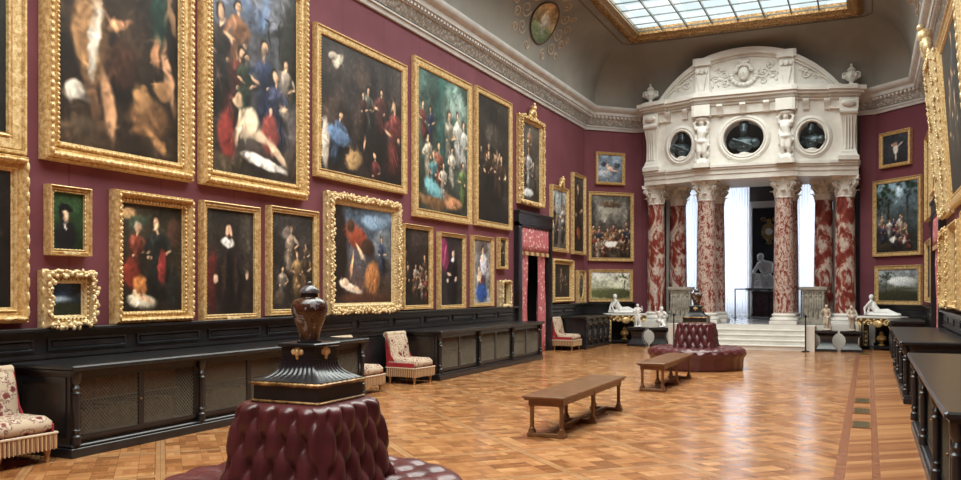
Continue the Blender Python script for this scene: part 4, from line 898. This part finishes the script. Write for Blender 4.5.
# corner walls
def cornerrect(side, u0, u1, vt, vb):
    p0, d = ((WL, YC), (cos(PI/4), sin(PI/4))) if side == 'l' else ((XR2, YE), (cos(PI/4), -sin(PI/4)))
    n = (d[1], -d[0]); q = (p0[0]+n[0]*.08, p0[1]+n[1]*.08)
    def hit(u):
        a = math.tan(ang(u)); return (a*q[1]-q[0])/(d[0]-a*d[1])
    s0, s1 = hit(u0), hit(u1); sm = (s0+s1)/2
    def z(s, u, v): Y = q[1]+d[1]*s; return zat(u, v, Y)
    zb = z(s0, u0, vb); zt = z(s0, u0, vt)
    return (p0[0]+d[0]*sm+n[0]*.004, p0[1]+d[1]*sm+n[1]*.004, zb), (PI/4 if side == 'l' else -PI/4), s1-s0, zt-zb
CORN = 'paintings on the canted corner walls'
banq = [('bg',(104,100,92),(70,58,48)),('e',.5,.75,.4,.2,0,(140,136,124)),('l',.15,.85,.15,.45,.05,(110,106,100)),('l',.85,.85,.85,.45,.06,(120,116,108)),('e',.5,.5,.14,.2,0,(86,80,74)),('e',.5,.86,.3,.06,0,(96,74,56)),('crowd',16,.05,.95,.08,.28,.3,[(140,56,44),(96,70,56),(190,170,150),(60,66,90),(170,110,60)]),('e',.5,.22,.24,.06,0,(224,220,212)),('crowd',9,.05,.95,-.06,.05,.3,[(150,52,40),(70,60,60),(120,84,56),(180,150,120)])]
CW = [
 ('l',596,625,151.5,184,.09,'plain','small painting of a flying pale cherub on blue sky, highest on the left corner wall',[('bg',(120,140,160),(96,104,116)),('e',.3,.3,.3,.16,0,(150,160,172)),('e',.5,.5,.16,.09,-20,(226,176,150)),('e',.36,.6,.07,.07,0,(216,168,140)),('l',.56,.46,.8,.4,.03,(220,170,144)),('e',.78,.62,.16,.1,20,(70,76,92)),('e',.24,.66,.12,.1,0,(60,60,80)),('l',.4,.4,.3,.3,.02,(216,166,140))],{}),
 ('l',588.5,634,191,261,.12,'flat','painting of a crowded banquet in a pale colonnaded hall, left corner wall',banq,{}),
 ('l',589,633,269,302,.1,'flat','wide landscape with pale sky and a tree at right, low on the left corner wall',[('bg',(226,226,214),(150,150,110)),('e',.5,.2,.7,.22,0,(90,96,56)),('e',.3,.35,.4,.06,0,(120,120,84)),('tree',.86,.25,.8,(96,90,50)),('scumble',10,0,1,0,.2,.08,[(70,76,44),(110,106,64)])],{}),
 ('r',879.5,910.5,134,169,.1,'plain','small dark painting of a leaping pale animal, highest on the right corner wall',[('bg',(58,62,72),(44,44,50)),('e',.5,.5,.1,.22,0,(210,196,184)),('l',.5,.5,.3,.7,.03,(200,184,170)),('l',.55,.55,.8,.72,.03,(190,170,156)),('l',.5,.34,.5,.1,.04,(186,168,156)),('e',.46,.66,.1,.07,0,(160,110,80))],{}),
 ('r',872.5,921,181.5,257,.12,'flat','painting of an outdoor feast at a white table under green trees, right corner wall',[('bg',(110,140,160),(44,44,36)),('tree',.3,.4,.6,(44,66,44)),('tree',.75,.45,.6,(36,56,40)),('tree',.1,.35,.5,(34,50,36)),('e',.55,.85,.12,.1,0,(150,176,196)),('crowd',12,.1,.9,.12,.26,.26,[(70,66,110),(150,120,96),(170,60,60),(190,180,170)]),('e',.55,.17,.24,.07,0,(220,216,212)),('e',.3,.08,.3,.05,0,(60,50,40)),('crowd',4,.1,.9,.0,.04,.26,[(60,60,80),(120,50,40)])],{}),
 ('r',874.5,921,266,304.5,.12,'flat','wide landscape with a dark tree at left, low on the right corner wall',[('bg',(150,160,170),(60,62,44)),('e',.6,.62,.4,.16,0,(186,190,192)),('e',.5,.14,.7,.22,0,(56,58,38)),('tree',.2,.25,.7,(54,56,36)),('e',.6,.4,.4,.04,0,(84,86,60))],{}),
]
for sd, u0, u1, vt, vb, fw, stl, lb, ops, ex in CW:
    loc, rz, w, h = cornerrect(sd, u0, u1, vt, vb); painting(loc, rz, w, h, fw, stl, lb, ops, CORN, pix=44, **ex)
# right wall, seen at a grazing angle
RT = 'paintings on the right wall seen edge on'
dark = [('bg',(50,46,42),(40,32,28)),('crowd',6,.1,.9,.05,.4,.5,[(110,84,60),(80,50,44),(60,66,80),(150,130,104)])]
RW = [(22.55,24.2,3.3,5.4,.1,'plain','narrow gilt framed painting farthest along the right wall, above the lower frames',{}),
 (19.3,22.2,3.75,5.6,.14,'plain','broad gilt framed painting above the right doorway',{}),
 (17.25,18.85,2.98,5.95,.2,'ornate','tall carved gilt frame topped by a gilded figure crest on the right wall',{'crest':.6,'mat':'pale_gold','lean':.085}),
 (13.75,17.1,3.02,5.95,.24,'plain','tall plain-moulded gilt frame on the right wall, second from the crested one',{'lean':.07}),
 (9.9,13.5,3.02,5.95,.3,'carved','huge painting with a carved gold frame nearest in the upper row of the right wall',{'mat':'pale_gold','lean':.07}),
 (22.0,24.1,1.3,2.8,.13,'plain','low gilt framed painting beyond the doorway on the right wall',{}),
 (17.0,18.75,1.27,2.72,.18,'ornate','low carved gilt frame on the right wall beside the pink curtain',{}),
 (15.2,16.9,1.27,2.74,.16,'carved','low gilt frame with a beaded edge, second from the right doorway',{}),
 (13.2,15.1,1.27,2.82,.18,'plain','low gilt framed painting third from the right doorway',{}),
 (11.0,13.1,1.27,2.85,.18,'carved','low gilt framed painting fourth from the right doorway',{}),
 (8.7,10.9,1.27,2.85,.18,'flat','low gilt framed painting fifth from the right doorway',{})]
for y0, y1, z0, z1, fw, stl, lb, ex in RW:
    painting((WR-.004, (y0+y1)/2, z0), -PI/2, y1-y0, z1-z0, fw, stl, lb, dark, RT, pix=24, **ex)
# ------------------------------------------------------------------ low bookcases along the walls
# local: x along the front, y 0 = front plane (room side negative), depth D
def bookcase(L, D=.82, nb=3):
    r = empty('low_bookcase', (0,0,0)); H = .88
    b = MB().box(0, L, .05, D, .12, .16).box(.03, L-.03, D-.04, D-.01, .12, .8).box(0, .05, .05, D, .12, .8).box(L-.05, L, .05, D, .12, .8).box(0, L, .02, D, .77, .83).box(.05, L-.05, .3, D-.05, .46, .49)
    for k in range(1, nb): x = L*k/nb; b.box(x-.02, x+.02, .05, D, .16, .78)
    b.build('carcass', 'ebony_brown', r, 0)
    e = MB()
    for s, x in ((-1, 0), (1, L)):
        e.box(min(x, x+s*.012), max(x, x+s*.012), .1, D-.05, .2, .26).box(min(x, x+s*.012), max(x, x+s*.012), .1, D-.05, .7, .76).box(min(x, x+s*.012), max(x, x+s*.012), .1, .16, .26, .7).box(min(x, x+s*.012), max(x, x+s*.012), D-.12, D-.05, .26, .7)
    e.build('end_panel_moulding', 'ebony', r, 0)
    MB().box(-.06, L+.06, -.04, D, 0, .09, .006).box(-.04, L+.04, -.02, D, .09, .12, .01).build('plinth', 'ebony', r, 0)
    MB().box(-.08, L+.08, -.08, D+.01, .83, .88, .014).box(-.05, L+.05, -.05, D, .81, .832).build('top_board', 'ebony', r, 0)
    wI = L/nb
    for k in range(nb+1):
        x = min(max(wI*k, .0), L)
        x = .02 if k == 0 else L-.02 if k == nb else x
        MB().lathe([(.045,.12),(.045,.2),(.03,.215),(.03,.24),(.042,.26),(.028,.28),(.03,.3),(.032,.5),(.03,.6),(.045,.615),(.03,.63),(.038,.66),(.022,.69),(.04,.72),(.045,.74),(.045,.82)], cx=x, cy=-.005, n=12).build('turned_post', 'ebony', r, 40)
    for k in range(nb):
        for j in range(2):
            x0 = wI*k+.055+(wI-.11)/2*j; x1 = x0+(wI-.11)/2
            f = MB(); t = .035
            f.box(x0, x0+t, .02, .05, .16, .78).box(x1-t, x1, .02, .05, .16, .78).box(x0+t, x1-t, .02, .05, .16, .2).box(x0+t, x1-t, .02, .05, .74, .78)
            d = f.build('door', 'ebony', r, 0)
            X0, X1, Z0_, Z1_ = x0+t, x1-t, .2, .74; m = MB(); st = .042; hh = Z1_-Z0_
            for s in (-1, 1):
                c = -hh if s > 0 else 0
                a = X0-hh
                while a < X1+hh:
                    # line x = a + s*(z-Z0)
                    za, zb = Z0_, Z1_; xa, xb = a, a+s*hh
                    t0, t1 = 0.0, 1.0
                    if xb != xa:
                        u0, u1 = sorted(((X0-xa)/(xb-xa), (X1-xa)/(xb-xa))); t0, t1 = max(t0, u0), min(t1, u1)
                    if t1 > t0+.01:
                        p = [(xa+(xb-xa)*q, .032+s*.002, za+hh*q) for q in (t0, t1)]
                        m.tube(p, .0028, 3)
                    a += st
            m.build('wire_mesh', 'wire', d, 0)
            if j == 0: MB().ell((x1-.017, .01, .47), (.012, .014, .012), 8, 6).build('knob', 'dark_gold', d, 180)
    bo = MB(); rnd = random.Random(3)
    for z in (.16, .49):
        x = .08
        while x < L-.12:
            w = rnd.uniform(.03, .06); h = rnd.uniform(.2, .25)
            if all(abs(x+w/2-wI*k) > .06 for k in range(nb+1)): bo.box(x, x+w-.002, .34, .6, z, z+h)
            x += w
    tag(bo.build('bound_volumes', 'book_spines', r, 0), kind='stuff')
    return r
noisy('wire', (110,98,82), (138,124,104), 20, .45, .5)
noisy('book_spines', (74,54,40), (110,84,62), 18, .7)
bc = bookcase(5.1)
def put(o, x, y, rz, label, cat, group=None): o.location = (x, y, 0); o.rotation_euler = (0, 0, rz); return tag(o, label, cat, group)
BG = 'low black bookcases with wire mesh doors'
FL, FR = -6.89, .49
put(bc, FL, 5.8, PI/2, 'long low black bookcase with wire mesh doors nearest on the left, behind the lacquer vase', 'bookcase', BG)
put(copy_tree(bc), FL, 13.42, PI/2, 'long low black bookcase on the left wall beside the pink curtained doorway', 'bookcase', BG)
put(copy_tree(bc), FR, 10.9, -PI/2, 'nearest low black bookcase on the right, its top cut off by the edge of view', 'bookcase', BG)
put(copy_tree(bc), FR, 18.5, -PI/2, 'second low black bookcase on the right, beyond the nearest one', 'bookcase', BG)
def carved_cab():
    L, D = 2.3, .66; r = empty('carved_cabinet', (0,0,0))
    MB().box(0, L, 0, D, .1, .82).build('body', 'ebony', r, 0); MB().box(-.05, L+.05, -.05, D, 0, .1, .01).build('plinth', 'ebony', r, 0); MB().box(-.08, L+.08, -.08, D, .82, .88, .012).build('top_board', 'ebony', r, 0)
    for k in range(4):
        x0 = .08+k*(L-.16)/4; x1 = x0+(L-.16)/4-.03
        d = MB().box(x0, x1, -.025, 0, .16, .56); cx = (x0+x1)/2
        d.box(x0+.04, x1-.04, -.035, -.025, .2, .52).build('door', 'ebony', r, 0)
        m = MB(); m.ell((cx, -.04, .36), (.09, .03, .13), 8, 6)
        for q in range(6): m.ell((cx+.12*cos(q*PI/3), -.035, .36+.14*sin(q*PI/3)), (.03,.02,.03), 6, 5)
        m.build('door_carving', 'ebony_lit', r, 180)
        dr = MB().box(x0, x1, -.025, 0, .6, .78).build('drawer', 'ebony', r, 0)
        m = MB()
        for q in range(5): m.ell((x0+.06+q*(x1-x0-.12)/4, -.035, .69), (.035,.02,.04), 6, 5)
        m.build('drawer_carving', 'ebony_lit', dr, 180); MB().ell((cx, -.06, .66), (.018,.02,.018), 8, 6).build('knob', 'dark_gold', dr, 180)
    for k in range(5): MB().lathe([(.03,.1),(.04,.16),(.025,.2),(.03,.5),(.04,.56),(.03,.6),(.035,.8)], cx=.06+k*(L-.12)/4, cy=-.02, n=10).build('pilaster', 'ebony', r, 40)
    return r
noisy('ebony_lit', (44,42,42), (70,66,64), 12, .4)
cc = carved_cab()
put(cc, -6.95, 22.1, PI/2, 'carved black cabinet on the left wall between the small chair and the gilded console', 'cabinet', 'carved black cabinets')
put(copy_tree(cc), .55, 24.45, -PI/2, 'carved black cabinet on the right, farthest of the dark cabinets beside the gilded console', 'cabinet', 'carved black cabinets')
# ------------------------------------------------------------------ gilded consoles with reclining figures
def console(x, y, rz, label, flabel, mirror=1):
    r = empty('gilded_console', (x, y, 0), rz, label, 'console table', 'gilded consoles in the corners')
    MB().box(-.62, .62, -.27, .2, .84, .9, .012).build('marble_top', 'plaster', r, 0)
    a = MB().box(-.56, .56, -.22, .17, .72, .84)
    a.build('apron', 'dark_gold', r, 0); a = MB()
    for k in range(13): a.ell((-.54+.09*k, -.235, .76-.05*cos(k*PI)), (.045,.03,.045), 6, 5)
    a.ell((0, -.24, .7), (.14,.04,.1)); spiral(a, (.24,.72), .09, 1.3, 1, .025, -.24); spiral(a, (-.24,.72), .09, 1.3, -1, .025, -.24); a.build('apron_carving', 'gold', r, 180)
    for sx in (-1, 1):
        for y0 in (-.2, .15):
            b = MB().box(sx*.5-.045, sx*.5+.045, y0-.04, y0+.04, 0, .72); b.box(sx*.5-.06, sx*.5+.06, y0-.055, y0+.055, 0, .06); l = b.build('leg', 'ebony', r, 0)
            c = MB()
            for z in (.1,.22,.34,.46,.58,.68): c.ell((sx*.5, y0-.045, z), (.035,.02,.05), 6, 5)
            c.tube([(sx*.5-.045,y0-.045,.05),(sx*.5-.045,y0-.045,.7)], .012, 5); c.tube([(sx*.5+.045,y0-.045,.05),(sx*.5+.045,y0-.045,.7)], .012, 5)
            c.build('leg_mount', 'gold', l, 180)
    MB().box(-.5, .5, -.2, .16, .06, .1).build('stretcher', 'ebony', r, 0)
    MB().lathe([(.07,.1),(.1,.13),(.05,.16),(.06,.2),(.13,.28),(.12,.36),(.05,.4),(.07,.44),(.02,.5),(0,.54)], n=14, cy=-.02).build('stretcher_urn', 'dark_gold', r, 40)
    J = pose(pelvis=(-.12,0,.12), chest=(-.24,0,.27), neck=(-.27,0,.37), head=(-.27,-.02,.47), shl=(-.3,.1,.34), shr=(-.26,-.11,.34), ell=(-.38,.1,.2), elr=(-.38,-.14,.2), hal=(-.42,.06,.06), har=(-.34,-.2,.06),
      hil=(-.1,.05,.1), hir=(-.1,-.05,.1), knl=(.12,.05,.14), knr=(.14,-.06,.1), anl=(.36,.04,.06), anr=(.38,-.04,.05), tol=(.44,.04,.06), tor=(.46,-.05,.05))
    m = MB(); figure(m, J); m.ell((0,0,.03), (.5,.2,.035), 16, 6); m.ell((-.3,.05,.06), (.16,.14,.06)); m.ell((.1,.02,.05), (.3,.14,.05))
    o = m.build('reclining_figure', 'statue_marble', None, 180, loc=(x, y, .905), rotz=rz); o.scale = (1.05*mirror if mirror < 0 else 1.05, 1.05, 1.05); remesh(o, .013, 1)
    tag(o, flabel, 'statue')
q = .42
console(-6.66, 25.1, PI/4*.6, 'gilded console table with black legs in the left corner below the pale landscape', 'white marble figure reclining on the left gilded console')
console(.34, 25.1, -PI/4*.6, 'gilded console table in the right corner below the dark tree landscape', 'white marble child reclining on the right gilded console')
# ------------------------------------------------------------------ low upholstered chairs
def slipper_chair():
    r = empty('slipper_chair', (0,0,0))          # local: faces -y, x width
    MB().box(-.29, .29, -.3, .3, .27, .43, .05).build('seat', 'tapestry', r, 60)
    MB().box(-.285, .285, -.295, .3, .21, .28, .02).build('seat_band', 'cloth_red', r, 40)
    MB().tube([(-.3,-.31,.275),(.3,-.31,.275),(.3,.3,.275)], .012, 6).tube([(-.3,-.31,.275),(-.3,.3,.275)], .012, 6).build('braid', 'cream_trim', r, 60)
    f = MB()
    for a, b in (((-.3,-.305),(.3,-.305)), ((.3,-.305),(.3,.3)), ((-.3,-.305),(-.3,.3))):
        n = 30
        for k in range(n): t = (k+.5)/n; x, y = a[0]+(b[0]-a[0])*t, a[1]+(b[1]-a[1])*t; f.tube([(x,y,.27),(x,y,.12+.01*(k % 2))], [.0095,.008], 5)
    f.box(-.295,.295,-.3,-.29,.14,.27).box(.288,.298,-.3,.3,.14,.27).box(-.298,-.288,-.3,.3,.14,.27)
    f.build('fringe', 'fringe', r, 60)
    pts = [(.2,.38),(.235,.5),(.25,.62),(.275,.74),(.31,.82)]; rings = []
    for y, z in pts: w = .27-.02*abs((z-.6)); rings.append([(-w,y-.02,z),(-w+.03,y-.045,z),(w-.03,y-.045,z),(w,y-.02,z),(w,y+.05,z),(-w,y+.05,z)])
    MB().loft(rings).build('backrest', 'tapestry', r, 50)
    MB().tube([(-.275,.33,.83),(.275,.33,.83)], .05, 12).build('back_roll', 'tapestry', r, 60)
    s = MB()
    for q in (-1, 1): s.loft([[(q*.27,.1,.24),(q*.29,.1,.24),(q*.29,.1,.34),(q*.27,.1,.34)],[(q*.27,.22,.24),(q*.29,.22,.24),(q*.29,.22,.5),(q*.27,.22,.5)],[(q*.25,.3,.24),(q*.285,.3,.24),(q*.285,.3,.84),(q*.25,.33,.84)]])
    s.loft([[(-.27,.285,.25),(.27,.285,.25),(.27,.31,.25),(-.27,.31,.25)],[(-.26,.33,.8),(.26,.33,.8),(.26,.35,.8),(-.26,.35,.8)]])
    for q in (-1, 1): s.box(min(q*.27, q*.302), max(q*.27, q*.302), -.27, .3, .275, .36, .01)
    s.build('side_panel', 'cloth_red', r, 40)
    for x in (-.24,.24):
        for y in (-.25,.25):
            l = MB().lathe([(.022,.03),(.018,.05),(.03,.1),(.034,.14),(.03,.21)], cx=x, cy=y, n=10).build('leg', 'gold_wood', r, 40)
            MB().ell((x, y, .018), (.018,.012,.018), 8, 6).build('caster', 'pale_gold', l, 180)
    return r
noisy('gold_wood', (150,104,60), (182,132,80), 8, .4)
ch = slipper_chair(); CG = 'low tapestry chairs along the left wall'
for i, (x, y, rz, lb) in enumerate(((-7.2, 5.32, PI/2-.05, 'low fringed tapestry chair cut off by the left edge of view'), (-7.25, 11.35, PI/2, 'low fringed tapestry chair half hidden behind the black bookcase near the vase'),
        (-7.2, 12.92, PI/2-.1, 'low fringed tapestry chair with red sides standing in full view between two black bookcases'), (-7.32, 21.68, PI/2-.08, 'small distant fringed chair with red sides beside the carved black cabinet'))):
    o = ch if i == 0 else copy_tree(ch); put(o, x, y, rz, lb, 'chair', CG)
# ------------------------------------------------------------------ tufted round sofas
def tuft(a, b, A):
    da, db = a-round(a), b-round(b); return A*(.5*math.sqrt(abs(sin(PI*a)*sin(PI*b)))+.62*(1-math.exp(-(da*da+db*db)/.05)))
def borne():
    r = empty('tufted_sofa', (0,0,0))
    # seat: round, tufted top, plain ribbed side
    R = .98; m = MB(); n = 200; rings = []
    for rr, z in ((R-.07,.0),(R-.06,.06),(R-.05,.24),(R-.02,.27),(R,.31),(R+.0,.35)): rings.append([(rr*(1+.006*cos(24*2*PI*k/n))*cos(2*PI*k/n), rr*(1+.006*cos(24*2*PI*k/n))*sin(2*PI*k/n), z) for k in range(n)])
    for j in range(29):
        t = j/28; rr = R*(1-t)+.36*t; ring = []
        for k in range(n):
            th = 2*PI*k/n; s = th*20/(2*PI); v = t*3.6+.2
            h = tuft(s+v*.5, s-v*.5, .045); edge = math.sqrt(max(0, 1-(1-min(1, t/.22))**2))
            ring.append((rr*cos(th), rr*sin(th), .35+edge*(.045+h)))
        rings.append(ring)
    m.loft(rings).build('seat', 'leather', r, 180)
    # back block: four tufted faces on a tapering square
    H0, H1, w0, w1 = .38, .93, .385, .305; N = 60; K = 44; rings = []
    for j in range(K+1):
        t = j/K; z = H0+(H1-H0)*t; w = w0+(w1-w0)*t**.8; ring = []
        for q in range(4):
            for k in range(N):
                s = k/N; u = -1+2*s; A = q*PI/2
                v = (1-t)*1.8+.3; uu = s*4.5+.25; h = tuft(uu+v, uu-v, .045)
                corner = min(s, 1-s); fade = min(1, corner/.05)
                roll = 1-max(0, (t-.93)/.07)**2*.1
                x, y = u*w*roll, -(w+h*fade)*roll
                c_ = max(0, (abs(u)-.88)/.12); x *= 1-.03*c_; 
                ring.append((x*cos(A)-y*sin(A), x*sin(A)+y*cos(A), z))
        rings.append(ring)
    m = MB().loft(rings); m.build('tufted_back', 'leather', r, 180)
    for k in range(6): A = 2*PI*k/6+.3; MB().lathe([(.035,-.0),(.035,.03)], cx=.75*cos(A), cy=.75*sin(A), n=10).build('foot', 'ebony', r, 40)
    return r
b0 = borne(); put(b0, -3.12, 4.33, 0, 'deep red buttoned leather round sofa in the foreground carrying the lacquer vase', 'sofa', 'buttoned leather sofas')
put(copy_tree(b0), -3.2, 17.75, 0, 'deep red buttoned leather round sofa in the distance before the steps', 'sofa', 'buttoned leather sofas')
def sqring(w, z, fl=0, nf=9, N=72, ch=0):
    out = []
    for q in range(4):
        A = q*PI/2
        for k in range(N//4*2):
            s = k/(N//4*2); u = -1+2*s; x = u*w; y = -w-fl*(abs(sin(PI*nf*s)))
            out.append((x*cos(A)-y*sin(A), x*sin(A)+y*cos(A), z))
    return out
def vase_pedestal(x, y, label):
    r = empty('vase_pedestal', (x, y, .93), 0, label, 'pedestal', 'black fluted vase pedestals')
    MB().box(-.235,.235,-.235,.235,0,.12).build('base_block', 'ebony', r, 0)
    MB().box(-.248,.248,-.248,.248,0,.018,.006).box(-.25,.25,-.25,.25,.1,.125,.008).build('gilt_moulding', 'dark_gold', r, 40)
    rr = [sqring(.24,.125)]
    for k in range(11): t = k/10; rr.append(sqring(.235-.115*math.sqrt(1-(1-t)**2)*.0-.11*(1-(1-t)**2.4), .13+.105*t, .01*(1-.5*t)))
    MB().loft(rr).build('fluted_neck', 'ebony', r, 40)
    MB().box(-.125,.125,-.125,.125,.235,.255).box(-.118,.118,-.118,.118,.255,.325).box(-.137,.137,-.137,.137,.325,.35,.006).build('cap_block', 'ebony', r, 0)
    for q in range(4):
        A = q*PI/2; m = MB(); m.T = Matrix.Rotation(A, 4, 'Z'); m.ell((0,-.122,.29), (.018,.014,.026)); m.ell((-.028,-.12,.297), (.018,.01,.02)); m.ell((.028,-.12,.297), (.018,.01,.02)); m.ell((0,-.12,.318), (.02,.01,.01)); m.ell((0,-.12,.262), (.012,.01,.016))
        m.build('gilt_mask', 'gold', r, 180)
    return r
def vase(x, y, z, S, label):
    r = empty('lidded_vase', (x, y, z), 0, label, 'vase', 'lidded lacquer vases')
    MB().lathe([(.085,0),(.085,.012),(.07,.016),(.07,.02)], n=24).build('stand', 'ebony', r, 40)
    MB().lathe([(.066,.02),(.068,.04),(.08,.09),(.104,.15),(.12,.2),(.124,.24),(.116,.272),(.09,.294),(.062,.3),(.058,.31),(.055,.33)], n=36).build('body', 'vase_glaze', r, 60)
    l = MB().lathe([(.06,.33),(.068,.335),(.066,.35),(.05,.37),(.028,.385),(.014,.39),(.018,.4),(.012,.412),(0,.416)], n=28).build('lid', 'vase_lid', r, 50)
    MB().lathe([(.058,.3),(.06,.305),(.06,.328),(.055,.33)], n=28).build('neck_band', 'ebony', r, 40)
    r.scale = (S,)*3
noisy('vase_lid', (54,46,46), (110,106,110), 26, .2, 0, spec=.6)
vase_pedestal(-3.12, 4.33, 'black stepped pedestal with gilt edges on top of the foreground sofa'); vase_pedestal(-3.2, 17.75, 'black stepped pedestal with gilt edges on top of the distant sofa')
vase(-3.12, 4.33, 1.28, .9, 'brown lidded vase with pale floral decoration on the foreground pedestal'); vase(-3.2, 17.75, 1.28, .9, 'brown lidded vase on the pedestal of the distant sofa')
# ------------------------------------------------------------------ benches
def bench():
    r = empty('wooden_bench', (0,0,0)); w, L = .49, 2.55     # local: x width, y length from 0
    MB().box(-w/2, w/2, 0, L, .425, .455, .008).box(-w/2+.02, w/2-.02, .02, L-.02, .405, .43).build('seat', 'bench_wood', r, 0)
    MB().box(-w/2+.05, w/2-.05, .08, .11, .34, .41).box(-w/2+.05, w/2-.05, L-.11, L-.08, .34, .41).box(-w/2+.05, -w/2+.075, .1, L-.1, .35, .41).box(w/2-.075, w/2-.05, .1, L-.1, .35, .41).build('apron', 'bench_wood', r, 0)
    for y in (.12, L/2, L-.12):
        for x in (-.17, .17):
            MB().box(x-.033, x+.033, y-.033, y+.033, .04, .075).box(x-.03, x+.03, y-.03, y+.03, .35, .41).lathe([(.031,.075),(.033,.09),(.024,.1),(.023,.2),(.023,.31),(.026,.32),(.033,.335),(.033,.35)], cx=x, cy=y, n=14).build('leg', 'bench_wood', r, 40)
        MB().box(-.22, .22, y-.035, y+.035, 0, .045, .008).build('foot_rail', 'bench_wood', r, 0)
    MB().box(-.025, .025, .12, L-.12, .02, .055).build('stretcher', 'bench_wood', r, 0)
    return r
bn = bench(); put(bn, -3.18, 8.62, 0, 'long wooden bench with turned legs, nearer of the two benches', 'bench', 'wooden benches')
b2 = copy_tree(bn); b2.scale = (.95, .93, 1); put(b2, -3.1, 13.28, 0, 'wooden bench farther away, standing before the distant red sofa', 'bench', 'wooden benches')
# ------------------------------------------------------------------ floor grilles
def vent():
    r = empty('floor_vent', (0,0,0)); MB().box(-.115,.115,-.27,.27,.0,.006).box(-.1,.1,-.25,.25,.001,.0075).build('frame', 'floor_strip', r, 0)
    m = MB()
    for k in range(12): x = -.085+k*.0155; m.box(x-.003, x+.003, -.24, .24, .006, .011)
    for k in range(9): y = -.24+k*.06; m.box(-.09, .09, y-.003, y+.003, .007, .0115)
    m.build('grille', 'brass_vent', r, 0); MB().box(-.09,.09,-.24,.24,.005,.0085).build('void', 'iron', r, 0); return r
v0 = vent()
for i, (y, lb) in enumerate(((11.05, 'brass floor grille nearest the viewer in the right floor band'), (12.3, 'brass floor grille second in the row of the right floor band'), (13.45, 'brass floor grille third in the row of the right floor band'), (23.3, 'distant brass floor grille near the podium'))):
    o = v0 if i == 0 else copy_tree(v0); put(o, -.075, y, 0, lb, 'floor grille', 'brass floor grilles'); o.location[2] = .001
# ------------------------------------------------------------------ painted medallions in the cove
def medallion(Yc, seg, a0, label, gname):
    # map (s along the wall, t up the curve) onto the cove
    def pt(s, t, lift=.012):
        i = 0 if seg == 'l' else 4; o0, o1 = outer[i], outer[i+1]; yy = Yc+s*1.4
        f = (yy-o0[1])/(o1[1]-o0[1]); a = a0+t/1.5
        n0, n1 = inner[i], inner[i+1]; k = 1-cos(a); ox = o0[0]; nx = n0[0]
        yy = Yc+s*1.4; return (ox+(nx-ox)*k+(lift if seg == 'l' else -lift)*cos(a)*1.0, yy, Z0+(Z1-Z0)*sin(a)-lift*sin(a))
    img = paint(34, 34, 1.0, [('bg',(206,158,106),(126,138,104)),('e',.5,.15,.6,.3,0,(108,122,88)),('scumble',8,.2,.8,.2,.6,.08,[(150,150,130),(186,180,164)]),('e',.5,.55,.16,.14,0,(190,186,176)),('e',.45,.72,.06,.07,0,(200,176,150)),('e',.62,.5,.12,.08,20,(176,176,170)),('l',.3,.4,.7,.35,.04,(160,160,144))], 77)
    root = empty('cove_medallion', pt(0, 0), 0, label, 'ceiling painting', gname); O = Vector(root.location)
    R = .5
    sgn = 1 if seg == 'l' else -1
    canvas_mesh('painted_disc', 2*R, 2*R, img, 0, 'painted_matte', root, -R, warp=lambda x, z: tuple(Vector(pt(sgn*x, z, .02))-O), mask=lambda X, Z: (X**2+Z**2) < R*R)
    m = MB(); m.tube([tuple(Vector(pt(R*cos(t), R*sin(t), .025))-O) for t in [2*PI*k/40 for k in range(41)]], .022, 6); m.build('painted_ring', 'cove_brown', root, 60)
    m = MB(); rnd = random.Random(5)
    def sp(cx, cy, r0, turns, s, ph):
        m.tube([tuple(Vector(pt(cx+s*r0*(1-.8*k/20)*cos(ph+turns*2*PI*k/20), cy+r0*(1-.8*k/20)*sin(ph+turns*2*PI*k/20), .0))-O) for k in range(21)], .026, 4)
    for s in (-1, 1):
        for cx, cy, r0, ph in ((.78,.0,.2,PI),(.7,.4,.17,PI),(.72,-.38,.17,PI),(1.02,.2,.13,0),(1.05,-.2,.13,0),(.38,.68,.14,-PI/2),(.38,-.66,.13,PI/2),(1.25,.02,.1,PI),(.95,.5,.1,0),(.98,-.5,.1,0),(.14,.78,.12,0)): sp(s*cx, cy, r0, 1.3, s, ph)
    o = m.build('scroll_ornament', 'scroll_paint', root, 60)
    return root
medallion(19.35, 'l', .66, 'round painted medallion with scrollwork on the left ceiling cove', 'cove medallions')
medallion(19.35, 'r', .66, 'round painted medallion with scrollwork on the right ceiling cove', 'cove medallions')
